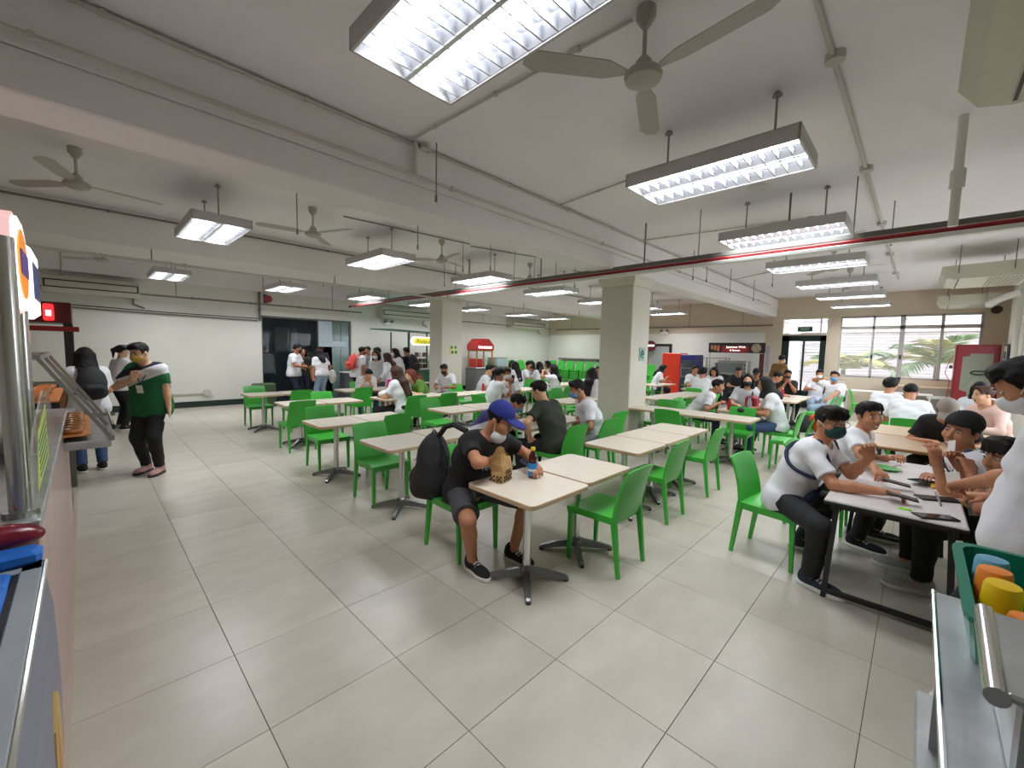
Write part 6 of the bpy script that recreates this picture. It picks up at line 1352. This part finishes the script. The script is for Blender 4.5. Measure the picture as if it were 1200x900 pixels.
# display case with slanted glass, two shelves of pastries
t = thing('display_case', 'steel and glass display case with warm lit pastries', 'display case', (0.13, 0, 0))
cy0, cy1 = 4.0, 5.15
for y in (cy0, (cy0+cy1)/2, cy1):
    MB().bar((-0.34,y,1.52),(-0.02,y,0.96),0.022,0.022).obj('slanted_bar', M_steel, t)
    MB().bar((-0.95,y,1.52),(-0.34,y,1.52),0.03,0.03).obj('top_bar', M_steel, t); MB().bar((-0.9,y,0.95),(-0.9,y,1.52),0.03,0.03).obj('post', M_steel, t)
for x, z in ((-0.34,1.52),(-0.02,0.96),(-0.95,1.52)): MB().bar((x,cy0,z),(x,cy1,z),0.03,0.03).obj('rail', M_steel, t)
MB().add([(-0.33,cy0,1.50),(-0.03,cy0,0.98),(-0.03,cy1,0.98),(-0.33,cy1,1.50)],[(0,1,2,3)]).obj('glass', mat('case_glass', (0.9,0.9,0.88), 0.04, alpha=0.12), t)
M_warm = mat('warm_strip', (1.0,0.55,0.2), 0.5, emit=3.0, emit_rgb=(1.0,0.5,0.16)); M_paper = mat('lined_tray', lin(220,150,90), 0.6)
for z, xf in ((1.0,-0.12),(1.24,-0.26)):
    MB().cbox(-0.9,xf,cy0+0.02,cy1-0.02,z-0.012,z,0.003).obj('shelf', M_paper, t); MB().bar((-0.75,cy0+0.03,z+0.19),(-0.75,cy1-0.03,z+0.19),0.02,0.02).obj('heat_strip', M_warm, t)
lg = bpy.data.lights.new('case_lamp', 'AREA'); lg.shape = 'RECTANGLE'; lg.size = 0.4; lg.size_y = 1.0; lg.energy = 1.3; lg.color = (1.0,0.55,0.22)
lo = bpy.data.objects.new('case_lamp', lg); COL.objects.link(lo); lo.parent = t; lo.location = (-0.62,(cy0+cy1)/2,1.46)
MB().cbox(-0.95,-0.02,4.0,5.2,0.90,0.955,0.006).obj('base_tray', M_st2, t)
do = thing('pastry', '', 'pastry', (0,0,0)); 
dm = MB()
R = []
for i in range(13):
    a = 2*PI*i/12; R.append([((0.036+0.02*math.cos(q))*math.cos(a), (0.036+0.02*math.cos(q))*math.sin(a), 0.018+0.018*math.sin(q)) for q in [2*PI*k/7 for k in range(7)]])
dm.loft(R, 0, False); dme = dm.mesh('ring', [mat('pastry_glaze', (0.42,0.17,0.04), 0.4, noise=0.3, nscale=20)], True)
bpy.data.objects.remove(do)
rnd = random.Random(9); n = 0
for z, xs in ((1.001,(-0.7,-0.52,-0.34,-0.2)),(1.241,(-0.7,-0.52,-0.36))):
    for x in xs:
        for k in range(8):
            o = mobj('pastry', dme, None, (x+0.13+rnd.uniform(-0.01,0.01), cy0+0.10+0.135*k, z)); tag(o, f'ring pastry, {ORD[k]} along the {("back","second","third","front")[xs.index(x)]} row of the {"lower" if z < 1.1 else "upper"} warm shelf', 'pastry', f'ring pastries on the {"lower" if z < 1.1 else "upper"} shelf')
# steel side table with legs and the tray slide
t = thing('steel_table', 'steel serving table with upright legs beyond the pink counter', 'table', (0, 0, 0))
MB().cbox(-0.9,-0.1,5.05,6.8,0.84,0.88,0.005).obj('tabletop', M_st2, t)
for x, y, wd in ((-0.16,5.1,0.07),(-0.14,6.7,0.05),(-0.85,5.1,0.05),(-0.85,6.7,0.05)): MB().box(x-wd/2,x+wd/2,y-0.03,y+0.03,0,0.84).obj('leg', mat('dull_steel', (0.2,0.2,0.17), 0.5, 0.8), t)
t = thing('tray_slide', 'tubular tray slide with black end caps on the serving table', 'rail', (0, 0, 0))
for x in (-0.02, 0.07, 0.16):
    MB().cyl((x,5.45,0.83),(x,6.9,0.83),0.018,n=10).obj('rail', M_chrome, t, True); MB().cyl((x,5.42,0.83),(x,5.455,0.83),0.022,n=10).obj('end_cap', M_black, t)
for y in (5.6, 6.6): MB().prism([(-0.1,0.84),(-0.1,0.70),(0.22,0.79),(0.22,0.815)], 'y', y-0.01, y+0.01).obj('bracket', mat('dull_steel', (0,0,0)), t)
# lit signs on the poles
M_pinks = mat('pink_sign', lin(240,190,188), 0.4, emit=0.5, emit_rgb=(1.0,0.62,0.60)); M_signw = mat('sign_face', (0.9,0.9,0.9), 0.4, emit=1.2, emit_rgb=(1,0.96,0.96))
t = thing('light_sign', 'thick pink lit sign box with orange and purple face, at the left edge', 'sign', (-0.235, 2.85, 1.96))
P = [(-0.24,-0.17),(-0.12,-0.21),(0.12,-0.21),(0.24,-0.17),(0.26,0),(0.24,0.15),(0.12,0.20),(-0.12,0.20),(-0.24,0.15),(-0.26,0)]
MB().prism(P, 'x', -0.14, 0.05).obj('box', M_pinks, t)
MB().prism([(a*0.93, b_*0.93) for a, b_ in P], 'x', 0.05, 0.062).obj('face', M_signw, t)
MB().prism([(0.2*math.cos(q), 0.15*math.sin(q)) for q in [2*PI*k/18 for k in range(18)]], 'x', 0.062, 0.067).obj('emblem', mat('sign_orange', lin(238,140,44), 0.4, emit=0.5), t, label='orange oval on the sign face')
b = MB()
for k in range(6): MB().prism([(-0.15+0.05*k,-0.05),(-0.115+0.05*k,-0.05),(-0.115+0.05*k,0.05),(-0.15+0.05*k,0.05)], 'x', 0.067, 0.072).obj('letter', mat('sign_purple', lin(96,80,160), 0.4, emit=0.2), t)
MB().prism([(0.0+0.13*math.cos(q), -0.20+0.13*math.sin(q)) for q in [PI+PI*k/10 for k in range(11)]], 'x', -0.10, 0.0).obj('hanger', mat('salmon_plastic', lin(214,150,136), 0.35), t)
t = thing('light_sign', 'white lit sign box with dark blue lettering just behind the pink one', 'sign', (-0.24, 3.75, 1.96))
MB().cbox(-0.14,0.06,-0.28,0.28,-0.2,0.2,0.03).obj('box', M_signw, t)
for k in range(5): MB().box(0.061,0.066,-0.22+0.09*k,-0.17+0.09*k,-0.10,0.10).obj('letter', mat('sign_blue', lin(70,80,130), 0.4), t)
# dark red stall frame by the back left wall
t = thing('market_stall', 'black and red stall frame with small lit red signs by the left back wall', 'stall', (-0.62, 10.6, 0)); M_maroon = mat('maroon_frame', (0.09,0.008,0.012), 0.4)
for x in (-0.45, 0.45):
    for y in (-0.5, 0.5): MB().box(x-0.05,x+0.05,y-0.05,y+0.05,0,2.2).obj('post', M_black, t)
MB().cbox(-0.6,0.5,-0.6,0.55,1.92,2.25,0.01).obj('canopy', M_maroon, t); MB().box(-0.7,0.58,-0.66,-0.62,1.78,1.86).obj('beam', M_red, t)
for x, z in ((0.25,2.08),(-0.02,1.68)): MB().cbox(x-0.06,x+0.06,-0.66,-0.61,z-0.13,z+0.13,0.02).obj('lit_sign', mat('lit_red', lin(230,40,44), 0.4, emit=1.5), t); MB().box(x-0.03,x+0.03,-0.665,-0.66,z-0.06,z+0.03).obj('sign_mark', M_signw, t)
MB().cbox(-0.5,0.5,-0.5,0.5,0,0.9,0.01).obj('counter', M_black, t)
s = MB().box(0.08,0.32,YB-0.066,YB-0.061,1.52,1.63).obj('paper_notice', M_white); tag(s, 'small white paper notice on the left back wall', 'notice')
# ------------------------------------------------------------------ back and far stalls
t = thing('planter', 'low green woven planter box left of the glass partition', 'planter', (3.3, 12.4, 0)); MB().cbox(-0.26,0.26,-0.16,0.16,0,0.62,0.03).obj('box', mat('woven_green', (0.05,0.085,0.04), 0.8, bump=0.6, bscale=60, noise=0.3, nscale=30), t); MB().box(-0.22,0.22,-0.12,0.12,0.6,0.615).obj('soil', M_black, t)
t = thing('waste_bin', 'grey steel bin with a white tray by the glass door', 'bin', (5.85, 12.85, 0)); MB().cbox(-0.25,0.25,-0.2,0.2,0,0.82,0.02).obj('body', mat('bin_grey', (0.09,0.095,0.1), 0.45), t); MB().cbox(-0.27,0.27,-0.22,0.22,0.82,0.85,0.01).obj('lid', M_white, t)
# green-roofed stall with the lit yellow sign
t = thing('snack_stall', 'snack stall with a flat green canopy and yellow lit sign behind the farther column', 'stall', (7.6, 11.9, 0)); M_cgreen = mat('canopy_green', (0.008,0.10,0.055), 0.4)
MB().add([(-1.2,-0.7,2.16),(1.3,-0.7,2.10),(1.3,0.7,2.14),(-1.2,0.7,2.2),(-1.2,-0.7,2.19),(1.3,-0.7,2.13),(1.3,0.7,2.17),(-1.2,0.7,2.23)],[(3,2,1,0),(4,5,6,7),(0,1,5,4),(1,2,6,5),(2,3,7,6),(3,0,4,7)]).obj('canopy', M_cgreen, t)
for x in (-0.55, 0.1, 1.1):
    for y in (-0.55, 0.55): MB().cyl((x,y,0),(x,y,2.14),0.025,n=8).obj('post', M_cgreen, t)
MB().cbox(-0.6,1.2,-0.6,0.5,0,0.95,0.02).obj('counter', M_cgreen, t); MB().cbox(-0.65,1.25,-0.65,0.55,0.95,1.0,0.01).obj('worktop', M_steel, t)
b = [(-0.45,-0.12),(0.75,-0.12),(0.8,0.0),(0.75,0.14),(-0.45,0.14),(-0.55,0.0)]
MB().prism([(x, z+1.85) for x, z in b], 'y', -0.66, -0.60).obj('sign_board', M_signw, t); MB().prism([(x*0.9+0.01, z*0.72+1.85) for x, z in b], 'y', -0.672, -0.66).obj('sign_panel', mat('sign_yellow', lin(226,214,60), 0.4, emit=0.6), t)
text_obj('sign_lettering', 'Potato', 0.17, mat('sign_letter_green', (0.02,0.12,0.03), 0.5), t, (-0.12,-0.675,1.845), (PI/2,0,0))
for z in (1.15, 1.35): MB().box(-0.1,1.1,-0.4,0.1,z,z+0.02).obj('shelf', M_steel, t)
rnd = random.Random(12); sn = [mat('pack_yellow', lin(230,200,60), 0.5), mat('pack_white', lin(225,225,220), 0.5), mat('pack_brown', lin(120,80,50), 0.5), mat('pack_green', lin(90,140,60), 0.5)]
NMZ = {1.001: 'bottom', 1.171: 'middle', 1.371: 'top'}
for z in (1.001, 1.171, 1.371):
    for k in range(7):
        s = MB().cbox(-0.05,0.05,-0.04,0.04,0,0.13,0.01).obj('snack_pack', sn[rnd.randrange(4)]); s.location = (7.55+0.15*k, 11.72, z); tag(s, f'small snack packet, {ORD[k]} from the left on the {["bottom","middle","top"][[1.001,1.171,1.371].index(z)]} row of the green-roofed stall', 'packet', 'snack packets of the green-roofed stall')
for x in (7.1, 7.3): 
    t = thing('menu_stand', ['leafy printed panel on the counter front of the green-roofed stall','dark printed panel beside the leafy one on the stall front'][x > 7.2], 'panel', (x+0.1, 11.27, 0)); MB().cbox(-0.09,0.09,-0.01,0.01,0.25,0.85,0.004).obj('board', sn[3] if x < 7.2 else sn[2], t); MB().box(-0.05,0.05,-0.015,-0.01,0.4,0.7).obj('picture', M_red, t)
# red-roofed popcorn style cart
t = thing('food_cart', 'small food cart with a red gabled roof right of the farther column', 'cart', (11.0, 12.5, 0))
MB().prism([(-0.45,1.62),(0.45,1.62),(0.45,1.82),(0.18,2.06),(-0.18,2.06),(-0.45,1.82)], 'y', -0.3, 0.3).obj('roof', mat('cart_red', (0.42,0.02,0.02), 0.4), t); MB().box(-0.42,0.42,-0.28,0.28,1.57,1.62).obj('eaves', mat('cart_gold', lin(170,120,50), 0.5), t)
for x in (-0.2,-0.08,0.02,0.12,0.22,0.3): MB().box(x-0.03,x+0.03,-0.312,-0.302,1.68,1.77).obj('letter', M_signw, t)
MB().cyl((-0.32,-0.302,1.73),(-0.32,-0.312,1.73),0.05,n=12).obj('emblem', M_signw, t)
for x in (-0.4,0.4):
    for y in (-0.25,0.25): MB().box(x-0.02,x+0.02,y-0.02,y+0.02,0.9,1.6).obj('post', mat('cart_gold', (0,0,0)), t)
MB().box(-0.38,0.38,-0.24,0.24,1.2,1.22).obj('shelf', M_steel, t); MB().box(-0.40,-0.12,-0.27,0.2,0.92,1.28).obj('kettle_box', mat('cart_red', (0,0,0)), t)
MB().cbox(-0.5,0.5,-0.32,0.32,0,0.9,0.02).obj('base', mat('cart_grey', (0.14,0.145,0.14), 0.5), t); MB().cbox(-0.52,0.52,-0.34,0.34,0.9,0.94,0.01).obj('worktop', M_steel, t)
t = thing('glass_case', 'small glass topped warmer beside the red-roofed cart', 'case', (11.9, 12.45, 0)); MB().cbox(-0.3,0.3,-0.3,0.3,0,1.0,0.02).obj('base', mat('cart_grey', (0,0,0)), t); MB().box(-0.28,0.28,-0.28,0.28,1.0,1.3).obj('glass', M_water, t); MB().box(-0.28,0.28,-0.28,0.28,1.3,1.33).obj('lid', M_steel, t)
# far wall: dark doorway, round sign, fridges, racks, noodle stall
fw_ = -PI/2
t = thing('doorway', 'dark doorway in the far wall with a grey roller panel', 'door', (XW-0.06, 7.55, 0)); MB().box(-0.02,0.02,-0.55,0.55,0,2.02).obj('opening_shade', M_black, t); MB().box(-0.03,-0.018,-0.45,0.40,0.95,1.92).obj('panel', mat('panel_grey', lin(168,172,168), 0.6), t)  # black sheet stands in for the shade inside the doorway
t = thing('round_sign', 'round dark red sign above the dark doorway', 'sign', (XW-0.30, 7.75, 1.93)); MB().cyl((0,0,0),(-0.05,0,0),0.21,n=28).obj('disc', mat('sign_maroon', (0.12,0.012,0.014), 0.5), t)
for k in range(5): MB().box(-0.06,-0.05,-0.16+0.07*k,-0.11+0.07*k,-0.02,0.05).obj('letter', M_signw, t)
MB().cyl((0,0.0,0.0),(0.28,0,0.0),0.012).obj('arm', M_black, t)
def fridge(name, label, x, y, wy, h, mbody, door=None):
    t = thing(name, label, 'fridge', (x, y, 0)); MB().cbox(-0.33,0.33,-wy,wy,0.04,h,0.015).obj('cabinet', mbody, t); MB().box(-0.3,0.3,-wy+0.03,wy-0.03,0,0.04).obj('plinth', M_black, t)
    if door: MB().box(-0.345,-0.33,-wy+0.05,wy-0.05,0.35,h-0.2).obj('glass_door', door, t); MB().cyl((-0.37,wy-0.06,0.8),(-0.37,wy-0.06,1.3),0.012).obj('handle', M_chrome, t)
    return t
M_dg = mat('fridge_glass', (0.05,0.065,0.07), 0.08)
t = fridge('drinks_fridge', 'bright orange red fridge seen from its side near the dark doorway', 14.9, 6.32, 0.33, 1.66, mat('orange_red', (0.62,0.035,0.008), 0.4))
t = fridge('drinks_fridge', 'dark blue drinks fridge with a glass door beside the orange one', 14.9, 5.72, 0.27, 1.62, mat('fridge_blue', (0.02,0.02,0.16), 0.4), M_dg)
for k in range(3): MB().box(-0.355,-0.346,-0.2,0.2,0.55+0.3*k,0.57+0.3*k).obj('shelf', M_steel, t)
t = thing('steel_rack', 'steel shelf rack behind the counter left of the oven', 'rack', (15.6, 5.15, 0))
for y in (-0.38, 0.38):
    for x in (-0.2, 0.2): MB().box(x-0.015,x+0.015,y-0.015,y+0.015,0,1.55).obj('post', M_steel, t)
for z in (0.5, 0.9, 1.15, 1.5): MB().cbox(-0.22,0.22,-0.4,0.4,z,z+0.03,0.004).obj('shelf', M_steel, t)
for z in (0.93, 1.18): MB().cbox(-0.15,0.15,-0.3,-0.02,z,z+0.18,0.02).obj('tray', mat('tray_grey', (0.2,0.2,0.2), 0.4, 0.6), t)
t = thing('noodle_stall', 'food stall with a black and red banner by the door to the outside', 'stall', (15.2, 4.33, 0))
MB().cbox(-0.3,0.3,-0.85,0.85,0,0.92,0.01).obj('counter', M_black, t); MB().cbox(-0.33,0.33,-0.87,0.87,0.92,0.95,0.008).obj('worktop', M_black, t)
for y in (-0.8, 0.8): MB().cyl((-0.28,y,0.95),(-0.28,y,2.05),0.018).obj('post', M_steel, t)
MB().cbox(-0.31,-0.28,-0.85,0.85,1.71,2.04,0.004).obj('banner', mat('banner_black', (0.02,0.012,0.012), 0.45), t)
MB().box(-0.316,-0.31,-0.38,0.42,1.73,1.93).obj('banner_panel', mat('banner_red', (0.38,0.02,0.02), 0.45), t)
text_obj('banner_lettering', 'Japanese Wok', 0.10, M_signw, t, (-0.318,0.0,1.90), (PI/2,0,-PI/2)); text_obj('banner_lettering', '& Ramen', 0.085, M_signw, t, (-0.318,0.02,1.79), (PI/2,0,-PI/2))
MB().cyl((-0.31,-0.60,1.87),(-0.318,-0.60,1.87),0.14,n=20).obj('bowl_picture', mat('noodle_print', lin(170,150,130), 0.6, noise=0.4, nscale=30), t, label='printed bowl on the right of the banner')
for k in range(3): MB().box(-0.317,-0.31,0.50+0.1*k,0.57+0.1*k,1.76+0.03*k,1.95).obj('food_picture', mat('salmon_print', lin(206,120,90), 0.6), t)
MB().cbox(-0.30,-0.27,-0.83,-0.70,0.95,1.70,0.004).obj('side_banner', mat('banner_side', (0.10,0.02,0.02), 0.5, noise=0.6, nscale=10), t); MB().box(-0.28,-0.26,-0.98,-0.86,1.1,1.95).obj('side_board', mat('board_grey', lin(168,165,176), 0.5), t)
t = thing('oven', 'wide steel countertop oven with a glass front on the noodle stall', 'oven', (15.15, 4.42, 0.951)); MB().cbox(-0.22,0.22,-0.44,0.44,0.03,0.5,0.01).obj('case', M_steel, t); MB().box(-0.225,-0.22,-0.32,0.42,0.1,0.42).obj('window', mat('oven_glass', (0.16,0.17,0.165), 0.15), t)
for y in (-0.4,0.4): MB().box(-0.2,0.2,y-0.03,y+0.03,0,0.03).obj('foot', M_black, t)
for k in range(3): MB().cyl((-0.22,-0.38,0.12+0.12*k),(-0.24,-0.38,0.12+0.12*k),0.025,n=10).obj('knob', M_black, t)
t = thing('wall_rail', 'dark rail shelf along the far wall above the stacked chairs', 'rail', (XW-0.12, 11.35, 1.3)); MB().cbox(-0.08,0.08,-1.15,1.15,-0.03,0.03,0.01).obj('rail', M_conduit_d, t)
for y in (-1.0, 0.9): MB().box(0.04,0.08,y-0.02,y+0.02,-0.2,-0.03).obj('bracket', M_black, t)
s = MB().box(XW-0.06,XW-0.04,10.06,10.12,0.9,1.9).obj('wall_pole', M_black); tag(s, 'thin black upright on the far wall just left of the nearer column', 'pole')
# red cabinet with the grey board, framed poster and cables by the window
t = thing('red_cabinet', 'tall red cabinet with a torn grey sheet on its door right of the window', 'cabinet', (15.55, -1.0, 0)); M_rcab = mat('cabinet_red', (0.26,0.010,0.016), 0.35)
MB().cbox(-0.3,0.3,-0.37,0.37,0.05,2.02,0.01).obj('body', M_rcab, t); MB().cbox(-0.325,-0.3,-0.35,0.35,0.08,1.98,0.006).obj('door', M_rcab, t)
MB().prism([(-0.26,0.55),(0.10,0.55),(0.12,0.85),(0.25,0.9),(0.24,1.72),(0.12,1.74),(0.12,1.80),(-0.26,1.80)], 'x', -0.335, -0.326).obj('sheet', mat('sheet_grey_green', lin(140,142,124), 0.6), t)
MB().tube([(-0.345,-0.05+0.14*math.cos(q),1.33+0.045*math.sin(q)) for q in [2*PI*k/16 for k in range(17)]],0.016,6).obj('coiled_cord', M_black, t); MB().tube([(-0.345,-0.02,1.28),(-0.345,0.12,1.1),(-0.345,0.2,0.95)],0.006,5).obj('cord', M_conduit_d, t)
for sx in (-0.2, 0.2): MB().box(-0.25,0.25,sx-0.05,sx+0.05,0,0.05).obj('foot', M_black, t)
t = thing('power_cable', 'looped cable hanging down the left side of the red cabinet', 'cable', (15.25, -0.6, 0)); MB().tube([(0,0,1.75),(-0.02,0.09,1.5),(-0.02,0.12,1.3),(0,0.03,1.1),(0,0.05,0.6)],0.008,6).obj('cable', M_red, t, True); MB().cbox(-0.03,0.03,0.0,0.06,1.42,1.5,0.01).obj('switch', M_black, t)
t = thing('framed_poster', 'dark framed poster leaning from the pier at the right edge', 'picture', (14.9, YR+0.115, 1.6)); MB().cbox(-0.26,0.26,0.0,0.03,-0.55,0.42,0.006).obj('frame', M_black, t); MB().box(-0.22,0.22,0.03,0.034,0.0,0.38).obj('print', M_white, t); MB().box(-0.15,0.15,0.034,0.037,0.08,0.25).obj('picture', mat('poster_dark', (0.06,0.07,0.09), 0.5), t)
t = thing('pipe_elbow', 'thick white insulated pipe bend near the top of the right edge', 'pipe', (14.2, -1.2, 2.95)); MB().tube([(-0.3,-0.25,0.15),(-0.15,-0.05,0.08),(0.1,0.12,0.0),(0.4,0.14,-0.02)],0.07,10).obj('insulation', M_white, t, True); MB().cyl((0.39,0.14,-0.02),(0.42,0.14,-0.02),0.085).obj('band', M_white, t)
t = thing('table_speck', 'small white plastic scrap on the floor tiles in the foreground', 'scrap', (1.0, 1.05, 0.001)); MB().box(-0.004,0.004,-0.035,0.035,0,0.003).obj('strip', M_white, t); MB().tube([(0.0,0.03,0.003),(0.012,0.04,0.004),(0.0,0.052,0.003),(-0.01,0.042,0.003)],0.002,4).obj('loop', M_white, t)
